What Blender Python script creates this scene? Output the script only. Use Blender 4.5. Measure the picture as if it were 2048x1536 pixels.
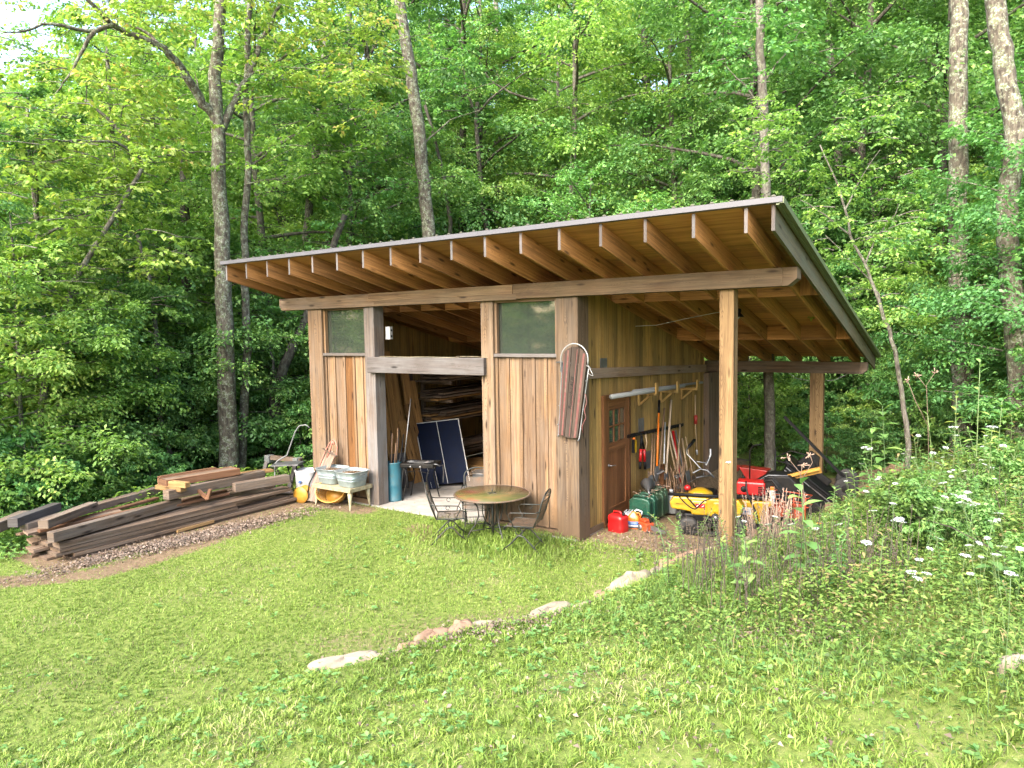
import bpy, math, random
import numpy as np
from mathutils import Vector, Matrix, Euler
random.seed(7); RS = np.random.RandomState(11)
for o in list(bpy.data.objects): bpy.data.objects.remove(o)
scene = bpy.context.scene
PI = math.pi

# ---------------------------------------------------------------- camera
CAM = np.array([5.231, -9.568, 3.267]); YAW, PIT, ROL, FPX = .592, -.073, -.016, 1400.777
_fw = np.array([-math.sin(YAW)*math.cos(PIT), math.cos(YAW)*math.cos(PIT), math.sin(PIT)])
_r = np.cross(_fw, [0, 0, 1.]); _r /= np.linalg.norm(_r); _u = np.cross(_r, _fw)
_R = _r*math.cos(ROL)+_u*math.sin(ROL); _U = -_r*math.sin(ROL)+_u*math.cos(ROL)
cd = bpy.data.cameras.new('camera'); cam = bpy.data.objects.new('camera', cd); scene.collection.objects.link(cam)
cd.sensor_width = 36; cd.lens = 36*FPX/2048; cd.clip_end = 600; cd.clip_start = .05
M = Matrix(((_R[0], _U[0], -_fw[0], CAM[0]), (_R[1], _U[1], -_fw[1], CAM[1]), (_R[2], _U[2], -_fw[2], CAM[2]), (0, 0, 0, 1)))
cam.matrix_world = M
scene.camera = cam
scene.render.resolution_x, scene.render.resolution_y = 1024, 768
# ---------------------------------------------------------------- world and sun
SUN_EL, SUN_AZ = math.radians(38), math.radians(180)      # azimuth from +Y, clockwise: sun behind the camera, to the left
w = bpy.data.worlds.new('World'); scene.world = w; w.use_nodes = True
nt = w.node_tree; bg = nt.nodes['Background']
sky = nt.nodes.new('ShaderNodeTexSky'); sky.sky_type = 'NISHITA'; sky.sun_disc = False
sky.sun_elevation = SUN_EL; sky.sun_rotation = SUN_AZ; sky.dust_density = 3.5; sky.air_density = 1.1; sky.ozone_density = .6
nt.links.new(sky.outputs[0], bg.inputs[0]); bg.inputs[1].default_value = .15
sl = bpy.data.lights.new('sun', 'SUN'); sl.energy = 1.15; sl.angle = math.radians(50); sl.color = (1, .97, .91)
sun = bpy.data.objects.new('sun', sl); scene.collection.objects.link(sun)
sd = Vector((math.sin(SUN_AZ)*math.cos(SUN_EL), math.cos(SUN_AZ)*math.cos(SUN_EL), math.sin(SUN_EL)))
sun.rotation_euler = (-sd).to_track_quat('-Z', 'Y').to_euler()
scene.view_settings.view_transform = 'Standard'; scene.view_settings.look = 'None'
scene.view_settings.exposure = 2.8; scene.view_settings.gamma = 1
scene.render.engine = 'CYCLES'
scene.cycles.max_bounces = 9; scene.cycles.diffuse_bounces = 7; scene.cycles.transmission_bounces = 5; scene.cycles.transparent_max_bounces = 6

# ---------------------------------------------------------------- helpers
def ray(px, py): return _fw+_R*(px-1024)/FPX-_U*(py-768)/FPX
def onz(px, py, z): d = ray(px, py); return Vector(CAM+(z-CAM[2])/d[2]*d)
def ony(px, py, y): d = ray(px, py); return Vector(CAM+(y-CAM[1])/d[1]*d)
def onx(px, py, x): d = ray(px, py); return Vector(CAM+(x-CAM[0])/d[0]*d)
def deep(px, py, D):
    """point on the line of sight at horizontal distance D"""
    d = ray(px, py); return Vector(CAM+d*D/math.hypot(d[0], d[1]))

COL = scene.collection
class MB:
    def __init__(s): s.v = []; s.f = []; s.uv = []; s.t = []; s.m = []; s.sm = []
    def add(s, vs, fs, uvs=None, tone=None, mat=0, smooth=False):
        o = len(s.v); s.v += [tuple(p) for p in vs]
        t = random.random() if tone is None else tone
        for i, f in enumerate(fs):
            s.f.append([o+k for k in f]); s.t.append(t); s.m.append(mat); s.sm.append(smooth)
            s.uv += (uvs[i] if uvs else [(vs[k][0]+vs[k][1], vs[k][2]) for k in f])
        return s
    def box(s, a, b, tone=None, mat=0, mtx=None, taper=None):
        """box from corner a to corner b; grain runs along its longest side"""
        a = Vector(a); b = Vector(b)
        lo = [min(a[i], b[i]) for i in range(3)]; hi = [max(a[i], b[i]) for i in range(3)]
        sz = [hi[i]-lo[i] for i in range(3)]; L = sz.index(max(sz))
        vs = [Vector((hi[0] if i & 1 else lo[0], hi[1] if i & 2 else lo[1], hi[2] if i & 4 else lo[2])) for i in range(8)]
        fs = [(0, 2, 3, 1), (4, 5, 7, 6), (0, 1, 5, 4), (2, 6, 7, 3), (0, 4, 6, 2), (1, 3, 7, 5)]
        ax = [2, 2, 1, 1, 0, 0]; uo = random.uniform(0, 20); vo = random.uniform(-.06, .06)
        ctr = [(lo[i]+hi[i])/2 for i in range(3)]; uvs = []
        for f, n in zip(fs, ax):
            oth = [i for i in range(3) if i != n]
            if L in oth: ua = L; va = [i for i in oth if i != L][0]; k = 1
            else: ua, va = oth; k = .02
            uvs.append([(uo+(vs[q][ua]-ctr[ua])*k+(n*3), vo+vs[q][va]-ctr[va]+(.02*n)) for q in f])
        if mtx: vs = [mtx @ p for p in vs]
        return s.add(vs, fs, uvs, tone, mat)
    def beam(s, p, q, w, h, tone=None, mat=0, up=(0, 0, 1), roll=0):
        """timber from p to q (centre line), w across, h high"""
        p = Vector(p); q = Vector(q); d = q-p; L = d.length; x = d.normalized(); u = Vector(up)
        if abs(x.dot(u)) > .97: u = Vector((0, 1, 0))
        y = u.cross(x).normalized(); z = x.cross(y)
        m = Matrix(((x[0], y[0], z[0], p[0]), (x[1], y[1], z[1], p[1]), (x[2], y[2], z[2], p[2]), (0, 0, 0, 1)))
        if roll: m = m @ Matrix.Rotation(roll, 4, 'X')
        return s.box((0, -w/2, -h/2), (L, w/2, h/2), tone, mat, m)
    def tube(s, pts, r, n=6, tone=None, mat=0, cap=True, closed=False):
        pts = [Vector(p) for p in pts]; N = len(pts)
        rr = r if isinstance(r, (list, tuple)) else [r]*N
        vs = []; prev = None
        for i, p in enumerate(pts):
            if closed: d = pts[(i+1) % N]-pts[i-1]
            else: d = pts[min(i+1, N-1)]-pts[max(i-1, 0)]
            d.normalize()
            if prev is None: a = Vector((0, 0, 1)) if abs(d.z) < .9 else Vector((1, 0, 0)); a = a.cross(d).normalized()
            else:
                a = prev-d*prev.dot(d)
                a = a.normalized() if a.length > 1e-6 else prev
            prev = a; b = d.cross(a)
            for k in range(n):
                an = 2*PI*k/n; vs.append(p+(a*math.cos(an)+b*math.sin(an))*rr[i])
        fs = []; uvs = []; L = 0; uo = random.random()*9
        for i in range(N if closed else N-1):
            j = (i+1) % N; l2 = L+(pts[j]-pts[i]).length
            for k in range(n):
                k2 = (k+1) % n; fs.append((i*n+k, i*n+k2, j*n+k2, j*n+k))
                c = 2*PI*max(rr)/n; uvs.append([(uo+L, k*c), (uo+L, (k+1)*c), (uo+l2, (k+1)*c), (uo+l2, k*c)])
            L = l2
        if cap and not closed:
            fs.append(tuple(range(n-1, -1, -1))); uvs.append([(0, 0)]*n)
            fs.append(tuple((N-1)*n+k for k in range(n))); uvs.append([(0, 0)]*n)
        return s.add(vs, fs, uvs, tone, mat, True)
    def lathe(s, prof, n=20, mtx=None, tone=None, mat=0, sq=None):
        """profile of (radius, z) turned about z; sq = (sx, sy, power) squares it off"""
        vs = []
        for r, z in prof:
            for k in range(n):
                a = 2*PI*(k+.5)/n; c, d = math.cos(a), math.sin(a)
                if sq:
                    e = 2/sq[2]; c = math.copysign(abs(c)**e, c)*sq[0]; d = math.copysign(abs(d)**e, d)*sq[1]
                vs.append(Vector((c*r, d*r, z)))
        fs = []
        for i in range(len(prof)-1):
            for k in range(n): k2 = (k+1) % n; fs.append((i*n+k, i*n+k2, (i+1)*n+k2, (i+1)*n+k))
        if prof[0][0] > 1e-4: fs.append(tuple(range(n-1, -1, -1)))
        if prof[-1][0] > 1e-4: fs.append(tuple((len(prof)-1)*n+k for k in range(n)))
        if mtx: vs = [mtx @ p for p in vs]
        return s.add(vs, fs, None, tone, mat, True)
    def prism(s, out, t, mtx=None, tone=None, mat=0, smooth=False):
        """outline in the XZ plane given thickness t along Y (centred)"""
        n = len(out); vs = [Vector((x, -t/2, z)) for x, z in out]+[Vector((x, t/2, z)) for x, z in out]
        fs = [tuple(range(n)), tuple(range(2*n-1, n-1, -1))]+[(k, k+n, (k+1) % n+n, (k+1) % n) for k in range(n)]
        if mtx: vs = [mtx @ p for p in vs]
        return s.add(vs, fs, None, tone, mat, smooth)
    def build(s, name, mats, parent=None, bevel=0, loc=None):
        me = bpy.data.meshes.new(name); me.from_pydata(s.v, [], s.f)
        uv = me.uv_layers.new(name='UVMap'); uv.data.foreach_set('uv', np.array(s.uv, 'f').ravel())
        at = me.attributes.new('tone', 'FLOAT', 'FACE'); at.data.foreach_set('value', s.t)
        me.polygons.foreach_set('material_index', s.m); me.polygons.foreach_set('use_smooth', s.sm)
        for m in (mats if isinstance(mats, (list, tuple)) else [mats]): me.materials.append(m)
        me.update()
        o = bpy.data.objects.new(name, me); COL.objects.link(o)
        if parent: o.parent = parent
        if loc: o.location = loc
        if bevel:
            b = o.modifiers.new('bevel', 'BEVEL'); b.width = bevel; b.segments = 2; b.limit_method = 'ANGLE'; b.angle_limit = .9
        return o

def tag(o, label, cat, group=None, kind=None):
    if label: o['label'] = label
    if cat: o['category'] = cat
    if group: o['group'] = group
    if kind: o['kind'] = kind
    return o
def thing(name, label, cat, loc=(0, 0, 0), rotz=0, group=None):
    o = bpy.data.objects.new(name, None); COL.objects.link(o); o.location = loc; o.rotation_euler = (0, 0, rotz)
    o.empty_display_size = .1
    return tag(o, label, cat, group)
def dup(root, loc, rotz=0, label=None, group=None, scale=None, tilt=(0, 0)):
    r = root.copy(); COL.objects.link(r); r.location = loc; r.rotation_euler = (tilt[0], tilt[1], rotz)
    if scale: r.scale = scale if isinstance(scale, (tuple, list)) else (scale,)*3
    if label: r['label'] = label
    if group: r['group'] = group
    for ch in list(root.children):
        c = ch.copy(); COL.objects.link(c); c.parent = r
        for g in ch.children:
            d = g.copy(); COL.objects.link(d); d.parent = c
    return r

# ---------------------------------------------------------------- materials
def new_mat(name):
    m = bpy.data.materials.new(name); m.use_nodes = True
    return m, m.node_tree, m.node_tree.nodes['Principled BSDF']
class N:
    """small node-graph helper"""
    def __init__(s, nt): s.nt = nt
    def n(s, typ, **k):
        x = s.nt.nodes.new(typ)
        for a, b in k.items(): setattr(x, a, b)
        return x
    def l(s, a, b): s.nt.links.new(a, b)
    def put(s, sock, v):
        if hasattr(v, 'is_output') or isinstance(v, bpy.types.NodeSocket): s.l(v, sock)
        else: sock.default_value = v
    def math(s, op, a, b=0., c=None, clamp=False):
        x = s.n('ShaderNodeMath', operation=op, use_clamp=clamp); s.put(x.inputs[0], a); s.put(x.inputs[1], b)
        if c is not None: s.put(x.inputs[2], c)
        return x.outputs[0]
    def xyz(s, a, b, c=0.):
        x = s.n('ShaderNodeCombineXYZ'); s.put(x.inputs[0], a); s.put(x.inputs[1], b); s.put(x.inputs[2], c); return x.outputs[0]
    def noise(s, vec, scale, detail=3, rough=.55, dist=0.):
        x = s.n('ShaderNodeTexNoise'); s.put(x.inputs['Vector'], vec); x.inputs['Scale'].default_value = scale
        x.inputs['Detail'].default_value = detail; x.inputs['Roughness'].default_value = rough; x.inputs['Distortion'].default_value = dist
        return x.outputs[0]
    def ramp(s, fac, stops):
        x = s.n('ShaderNodeValToRGB'); e = x.color_ramp.elements
        while len(e) < len(stops): e.new(.5)
        for k, (p, c) in enumerate(stops):
            e[k].position = p; e[k].color = (*(c if isinstance(c, (tuple, list)) else (c,)*3), 1)
        s.put(x.inputs[0], fac); return x.outputs[0]
    def mix(s, fac, a, b, blend='MIX'):
        x = s.n('ShaderNodeMix', data_type='RGBA', blend_type=blend); s.put(x.inputs[0], fac)
        for i, v in ((6, a), (7, b)):
            if isinstance(v, (tuple, list)): x.inputs[i].default_value = (*v[:3], 1)
            else: s.l(v, x.inputs[i])
        return x.outputs[2]
    def mapr(s, v, a, b, c, d):
        x = s.n('ShaderNodeMapRange'); s.put(x.inputs[0], v)
        for i, q in enumerate((a, b, c, d)): x.inputs[i+1].default_value = q
        return x.outputs[0]
    def bump(s, h, strength, dist=.01):
        x = s.n('ShaderNodeBump'); x.inputs['Strength'].default_value = strength; x.inputs['Distance'].default_value = dist
        s.l(h, x.inputs['Height']); return x.outputs[0]

def wood(name, base, alt, dark, grey=None, greyamt=.4, rough=.8, ringamt=.5, spread=1., knots=True, ringf=95., lift=.88, splash=False):
    """base/alt: two hues mixed from board to board; dark: grain lines; grey: weathering"""
    base, alt = (tuple(c*.62*lift for c in q) for q in (base, alt)); dark = tuple(c*.42*lift for c in dark); grey = tuple(c*.60*lift for c in grey) if grey else None
    m, nt, bs = new_mat(name); g = N(nt)
    uv = g.n('ShaderNodeUVMap', uv_map='UVMap'); sp = g.n('ShaderNodeSeparateXYZ'); g.l(uv.outputs[0], sp.inputs[0])
    u, v = sp.outputs[0], sp.outputs[1]
    tn = g.n('ShaderNodeAttribute', attribute_name='tone').outputs['Fac']
    fine = g.noise(g.xyz(g.math('MULTIPLY', u, 2.2), g.math('MULTIPLY', v, 120.)), 1., 4, .6)
    streak = g.noise(g.xyz(g.math('MULTIPLY', u, .7), g.math('MULTIPLY', v, 22.), tn), 1., 3, .6)
    # rings of a log cut lengthwise
    warp = g.noise(g.xyz(g.math('MULTIPLY', u, 1.3), g.math('MULTIPLY', v, 3.), tn), 1., 2, .5)
    dd = g.math('ADD', g.math('MULTIPLY', warp, .34), -.12)
    rr = g.math('SQRT', g.math('ADD', g.math('MULTIPLY', v, v), g.math('MULTIPLY', dd, dd)))
    ring = g.math('SINE', g.math('MULTIPLY', rr, ringf*6.28))
    ring = g.mapr(ring, .1, 1., 0., 1.)
    col = g.mix(g.mapr(tn, .5-.5*spread, .5+.5*spread, 0., 1.), base, alt)
    col = g.mix(g.mapr(streak, .43, .68, 0., .75), col, dark)
    col = g.mix(g.math('MULTIPLY', ring, ringamt*.6), col, dark)
    col = g.mix(g.mapr(fine, .46, .66, 0., .6), col, dark)
    if grey:
        geo = g.n('ShaderNodeTexCoord'); big = g.noise(geo.outputs['Object'], 1.3, 5, .65)
        wv = g.noise(g.xyz(g.math('MULTIPLY', u, 1.1), g.math('MULTIPLY', v, 9.), g.math('MULTIPLY', tn, 7.)), 1., 3)
        ga = g.math('MULTIPLY', g.mapr(g.math('ADD', big, wv), .8, 1.2, 0., 1.), 1.)
        ga = g.math('MULTIPLY', ga, greyamt, clamp=True)
        gcol = g.mix(g.mapr(fine, .35, .7, 0., .8), grey, tuple(c*.5 for c in grey))
        col = g.mix(ga, col, gcol)
    if knots:
        vo = g.n('ShaderNodeTexVoronoi'); g.l(g.xyz(g.math('MULTIPLY', u, 1.7), g.math('MULTIPLY', v, 7.), g.math('MULTIPLY', tn, 5.)), vo.inputs['Vector']); vo.inputs['Scale'].default_value = 1.
        vo.inputs['Randomness'].default_value = 1
        kn = g.mapr(vo.outputs['Distance'], .07, .19, .95, 0.)
        col = g.mix(kn, col, tuple(c*.45 for c in dark))
    br = g.mapr(g.math('FRACT', g.math('MULTIPLY', tn, 7.31)), 0., 1., .62, 1.15)
    col = g.mix(1., col, g.xyz(br, br, br), 'MULTIPLY')
    if splash:
        gp = g.n('ShaderNodeNewGeometry'); sx = g.n('ShaderNodeSeparateXYZ'); g.l(gp.outputs['Position'], sx.inputs[0]); sn = g.noise(gp.outputs['Position'], 3.5, 5, .7)
        hgt = g.math('ADD', sx.outputs[2], g.math('MULTIPLY', sn, -1.1)); col = g.mix(g.mapr(hgt, -.35, .02, .8, 0.), col, (.10, .065, .038))
        st = g.noise(g.xyz(g.math('MULTIPLY', u, .5), g.math('MULTIPLY', v, 14.), g.math('MULTIPLY', tn, 3.)), 1., 4, .7); col = g.mix(g.mapr(st, .55, .68, 0., .65), col, dark)
    g.l(col, bs.inputs['Base Color']); bs.inputs['Roughness'].default_value = rough
    bs.inputs['Specular IOR Level'].default_value = .25
    g.l(g.bump(g.math('ADD', fine, g.math('MULTIPLY', ring, -.4)), .5, .004), bs.inputs['Normal'])
    return m
WD = dict(
 post=wood('weathered_post_wood', (.40, .245, .13), (.42, .28, .165), (.13, .075, .04), (.34, .29, .24), .45, ringamt=1.1, lift=.82, splash=True),
 postnew=wood('treated_post_wood', (.50, .32, .145), (.48, .31, .15), (.17, .085, .035), None, 0, .75, .95, knots=True, ringf=70., lift=1.05),
 beam=wood('weathered_beam_wood', (.27, .175, .10), (.30, .19, .10), (.11, .06, .035), (.24, .205, .13), .35, lift=.95),
 header=wood('grey_header_wood', (.25, .19, .15), (.21, .18, .17), (.10, .08, .07), (.30, .285, .28), .85),
 siding=wood('pine_siding_wood', (.47, .275, .125), (.40, .255, .15), (.17, .09, .045), (.38, .31, .25), .45, spread=.95, lift=.84, splash=True),
 orange=wood('orange_siding_wood', (.46, .21, .065), (.43, .2, .065), (.2, .08, .025), None, 0),
 side=wood('golden_wall_wood', (.46, .27, .075), (.33, .20, .06), (.15, .085, .03), (.22, .19, .08), .35, lift=1.35),
 raft=wood('rafter_wood', (.50, .245, .085), (.43, .21, .075), (.2, .095, .035), None, 0, .7, .5, lift=1.75),
 osb=wood('sheathing_wood', (.50, .245, .085), (.47, .23, .08), (.30, .14, .05), None, 0, .7, .2, knots=False, lift=1.7),
 fascia=wood('fascia_wood', (.26, .20, .11), (.28, .21, .12), (.12, .10, .06), (.25, .26, .18), .6, lift=1.1),
 door=wood('stained_door_wood', (.26, .11, .045), (.27, .115, .045), (.12, .05, .02), None, 0, .5, .4, knots=False),
 old=wood('old_timber_wood', (.26, .185, .13), (.33, .22, .14), (.10, .065, .045), (.36, .32, .285), .6, lift=1.1),
 dark=wood('dark_timber_wood', (.20, .135, .09), (.27, .17, .10), (.08, .05, .035), (.26, .22, .185), .5, lift=1.3),
 sledw=wood('dark_sled_wood', (.13, .085, .06), (.17, .12, .085), (.05, .03, .02), (.17, .15, .13), .4),
 redw=wood('cedar_board_wood', (.34, .17, .09), (.32, .175, .10), (.17, .07, .035), None, 0),
 fresh=wood('fresh_pine_wood', (.66, .42, .18), (.60, .36, .15), (.38, .2, .08), None, 0),
 plank=wood('leaning_plank_wood', (.55, .30, .10), (.46, .25, .09), (.2, .10, .04), None, 0, lift=1.4),
)
def flat(name, col, rough=.5, metal=0, noise=.25, nscale=6., spec=.5, dirt=None, dirtamt=.5, coat=0):
    col = tuple(c*.66 for c in col); dirt = tuple(c*.6 for c in dirt) if dirt else dirt
    m, nt, bs = new_mat(name); g = N(nt)
    tc = g.n('ShaderNodeTexCoord'); a = g.noise(tc.outputs['Object'], nscale, 5, .6)
    c = g.mix(g.mapr(a, .3, .7, 0, 1), tuple(x*(1-noise) for x in col), tuple(min(1, x*(1+noise*.6)) for x in col))
    if dirt:
        b = g.noise(tc.outputs['Object'], nscale*.7+3, 6, .7); c = g.mix(g.mapr(b, .48, .66, 0, dirtamt), c, dirt)
    g.l(c, bs.inputs['Base Color']); g.l(g.mapr(a, .3, .7, rough*.8, min(1, rough*1.2)), bs.inputs['Roughness'])
    bs.inputs['Metallic'].default_value = metal; bs.inputs['Specular IOR Level'].default_value = spec
    bs.inputs['Coat Weight'].default_value = coat
    return m
MT = dict(
 white=flat('white_plastic', (.55, .56, .58), .5, dirt=(.4, .38, .33), dirtamt=.4),
 black=flat('black_plastic', (.008, .008, .009), .5, noise=.4, spec=.16),
 blackp=flat('black_paint', (.011, .011, .011), .55, noise=.3, spec=.16, dirt=(.06, .045, .03), dirtamt=.3),
 iron=flat('dark_green_iron', (.02, .028, .024), .5, .2, dirt=(.14, .08, .05), dirtamt=.45, nscale=20.),
 ironrust=flat('rusty_mesh_iron', (.15, .11, .075), .65, .2, dirt=(.28, .14, .07), dirtamt=.6, nscale=12.),
 galv=flat('galvanised_steel', (.43, .52, .55), .42, .55, noise=.25, nscale=11., dirt=(.6, .66, .66), dirtamt=.6),
 galvrust=flat('rusty_cream_enamel', (.42, .38, .24), .6, .1, noise=.25, dirt=(.24, .13, .05), dirtamt=.7, nscale=14.),
 chrome=flat('bare_tube_steel', (.35, .35, .35), .4, .8, noise=.2),
 red=flat('red_plastic', (.46, .009, .010), .4, noise=.25), redpaint=flat('red_paint', (.38, .02, .015), .35, noise=.2, dirt=(.12, .05, .04), dirtamt=.3),
 orange=flat('orange_plastic', (.72, .17, .01), .4, noise=.15), orangebr=flat('orange_paint', (.48, .07, .018), .45, noise=.3, dirt=(.12, .06, .03), dirtamt=.5),
 yellow=flat('yellow_paint', (.47, .28, .007), .4, noise=.2, dirt=(.20, .13, .03), dirtamt=.6),
 yplastic=flat('yellow_plastic', (.55, .27, .03), .5, noise=.2, dirt=(.4, .16, .04), dirtamt=.5),
 green=flat('green_can_paint', (.012, .085, .05), .4, .1, noise=.3, dirt=(.05, .07, .04), dirtamt=.5),
 olive=flat('olive_can_paint', (.022, .065, .03), .5, .1, noise=.35, dirt=(.1, .09, .05), dirtamt=.6),
 teal=flat('teal_drum_paint', (.03, .155, .21), .5, 0, noise=.2, dirt=(.11, .13, .12), dirtamt=.55, nscale=5.),
 navy=flat('navy_table_paint', (.005, .010, .03), .7, spec=.12, noise=.3), line=flat('white_line_paint', (.6, .6, .58), .6),
 conc=flat('concrete', (.44, .41, .37), .85, noise=.22, nscale=3., spec=.2, dirt=(.28, .23, .18), dirtamt=.5),
 trim=flat('roof_trim_metal', (.115, .112, .125), .5, .2, noise=.08), metalroof=flat('green_roof_metal', (.10, .10, .07), .5, .3, noise=.2),
 gtrim=flat('mossy_roof_trim', (.16, .19, .09), .5, .1, noise=.25),
 greym2=flat('dull_tube_steel', (.42, .43, .43), .5, .5, noise=.2, dirt=(.2, .15, .1), dirtamt=.4),
 pvc=flat('grey_pipe_plastic', (.18, .19, .19), .4, noise=.1), rubber=flat('tyre_rubber', (.015, .015, .015), .75, noise=.4, dirt=(.09, .075, .06), dirtamt=.6),
 pink=flat('faded_red_metal', (.55, .22, .16), .6, .1, noise=.2, dirt=(.25, .12, .09), dirtamt=.5),
 sledred=flat('faded_red_paint', (.15, .042, .035), .75, noise=.3, dirt=(.17, .11, .08), dirtamt=.7, nscale=16.),
 soil=flat('dry_soil', (.16, .11, .06), .95, noise=.5, nscale=30., spec=.1), label=flat('white_sticker', (.5, .51, .53), .5),
 blue=flat('blue_sticker', (.05, .12, .3), .5), tan=flat('tan_handle_wood', (.48, .34, .20), .7, noise=.25), grip=flat('pale_grip_paint', (.55, .42, .3), .7),
 brown=flat('brown_handle_wood', (.24, .14, .075), .7, noise=.3), greym=flat('grey_steel', (.25, .26, .27), .5, .7, noise=.3, dirt=(.2, .12, .08), dirtamt=.4),
 stone=flat('pale_fieldstone', (.37, .31, .23), .85, noise=.3, nscale=7., spec=.2, dirt=(.34, .28, .2), dirtamt=.7),
 stonep=flat('pinkish_flagstone', (.33, .21, .14), .85, noise=.3, nscale=7., spec=.2, dirt=(.28, .22, .15), dirtamt=.6),
)
# glass: pale film over a dark room, mirror-like
m, nt_, bs = new_mat('window_glass'); bs.inputs['Base Color'].default_value = (.028, .035, .028, 1); bs.inputs['Roughness'].default_value = .05
bs.inputs['Specular IOR Level'].default_value = .9; g = N(nt_); tc = g.n('ShaderNodeTexCoord')
bs.inputs['Roughness'].default_value = .03; bs.inputs['IOR'].default_value = 1.7
g.l(g.bump(g.noise(tc.outputs['Object'], 2.2, 2), .05, .01), bs.inputs['Normal'])
MT['glass'] = m
# table top: tinted glass with greenish rusty film
m, nt_, bs = new_mat('filmed_table_glass'); g = N(nt_); tc = g.n('ShaderNodeTexCoord')
a = g.noise(tc.outputs['Object'], 2.2, 3); col = g.ramp(a, [(.36, (.055, .065, .022)), (.5, (.10, .075, .028)), (.62, (.13, .045, .022))])
g.l(col, bs.inputs['Base Color']); bs.inputs['Roughness'].default_value = .22
MT['ttop'] = m

def leafmat(name, stops, trans=.35, rough=.45, hue=.0, spec=.35, bright=1., blue=.12, red=1.02):
    m, nt, bs = new_mat(name); g = N(nt)
    tn = g.n('ShaderNodeAttribute', attribute_name='tone').outputs['Fac']
    oi = g.n('ShaderNodeObjectInfo').outputs['Random']
    f = g.math('ADD', tn, g.math('MULTIPLY', g.math('SUBTRACT', oi, .5), hue), clamp=True)
    stops = [(q, tuple(min(.8, v*bright) for v in (c_[0]*red, c_[1]*.99, c_[2]+blue*c_[1]))) for q, c_ in stops]
    col = g.ramp(f, stops)
    g.l(col, bs.inputs['Base Color']); bs.inputs['Roughness'].default_value = rough; bs.inputs['Specular IOR Level'].default_value = spec
    tr = g.n('ShaderNodeBsdfTranslucent'); tcol = g.mix(1., col, (1.0, 1.15, .55), 'MULTIPLY'); g.l(tcol, tr.inputs[0])
    mx = g.n('ShaderNodeMixShader'); mx.inputs[0].default_value = trans
    g.l(bs.outputs[0], mx.inputs[1]); g.l(tr.outputs[0], mx.inputs[2]); g.l(mx.outputs[0], nt.nodes['Material Output'].inputs[0])
    return m
LF = dict(
 maple=leafmat('bright_leaves', [(0, (.08, .17, .022)), (.5, (.17, .29, .03)), (.85, (.27, .38, .045)), (1, (.38, .43, .06))], hue=.5, trans=.45, bright=1.3),
 wood=leafmat('forest_leaves', [(0, (.045, .11, .022)), (.45, (.095, .19, .032)), (.8, (.16, .27, .042)), (1, (.24, .33, .05))], hue=.6, trans=.42, bright=1.5),
 deep=leafmat('shade_leaves', [(0, (.035, .11, .035)), (.5, (.065, .18, .05)), (1, (.12, .26, .06))], hue=.4, trans=.40, bright=1.7, blue=.02, red=1.2),
 yellow=leafmat('yellow_leaves', [(0, (.12, .2, .02)), (.5, (.22, .33, .03)), (.88, (.34, .42, .05)), (1, (.46, .36, .08))], hue=.3, trans=.45, bright=1.1),
 grass=leafmat('grass_blades', [(0, (.10, .085, .03)), (.12, (.09, .12, .025)), (.3, (.115, .17, .022)), (.6, (.165, .245, .03)), (.88, (.25, .325, .05)), (1, (.33, .31, .13))], trans=.3, rough=.5, spec=.2, blue=.05, red=.97, bright=1.05),
 weed=leafmat('weed_leaves', [(0, (.04, .07, .02)), (.3, (.08, .15, .026)), (.7, (.14, .23, .036)), (.93, (.20, .28, .05)), (1, (.22, .18, .07))], trans=.3, hue=.3, spec=.18, blue=.06, red=1.02, bright=1.12),
 milk=leafmat('broad_leaves', [(0, (.10, .22, .035)), (.6, (.19, .35, .06)), (1, (.32, .44, .06))], trans=.35, hue=.3),
 litter=leafmat('dry_leaves', [(0, (.10, .055, .035)), (.5, (.11, .085, .05)), (1, (.26, .205, .135))], trans=.05, rough=.8),
 umbel=leafmat('white_florets', [(0, (.5, .55, .4)), (.4, (.75, .78, .7)), (1, (.85, .86, .84))], trans=.2),
 stem=leafmat('green_stems', [(0, (.06, .11, .025)), (1, (.12, .17, .045))], trans=0.),
 dry=leafmat('dry_stems', [(0, (.045, .04, .025)), (.5, (.12, .09, .055)), (1, (.34, .24, .15))], trans=0., rough=.8),
)
def barkmat(name, dark, mid, light, lich=.5):
    m, nt, bs = new_mat(name); g = N(nt); tc = g.n('ShaderNodeTexCoord'); mp = g.n('ShaderNodeMapping'); g.l(tc.outputs['Object'], mp.inputs[0]); mp.inputs['Scale'].default_value = (1, 1, .25)
    a = g.noise(mp.outputs[0], 18, 6, .7); b = g.noise(tc.outputs['Object'], 9, 5, .65); c = g.noise(tc.outputs['Object'], 26, 4, .7)
    col = g.ramp(a, [(.35, dark), (.55, mid), (.75, light)])
    col = g.mix(g.math('MULTIPLY', g.mapr(b, .47, .58, 0, 1), lich), col, g.mix(g.mapr(c, .45, .6, 0, 1), (.11, .13, .06), (.33, .34, .29)))
    g.l(col, bs.inputs['Base Color']); bs.inputs['Roughness'].default_value = .9; bs.inputs['Specular IOR Level'].default_value = .15
    g.l(g.bump(a, .9, .03), bs.inputs['Normal'])
    return m
BK = dict(lichen=barkmat('lichen_bark', (.03, .025, .02), (.10, .085, .065), (.20, .18, .15), .8),
 grey=barkmat('grey_bark', (.04, .034, .028), (.105, .093, .078), (.19, .175, .155), .4),
 dark=barkmat('dark_bark', (.025, .022, .018), (.055, .048, .04), (.10, .09, .075), .25))

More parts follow.
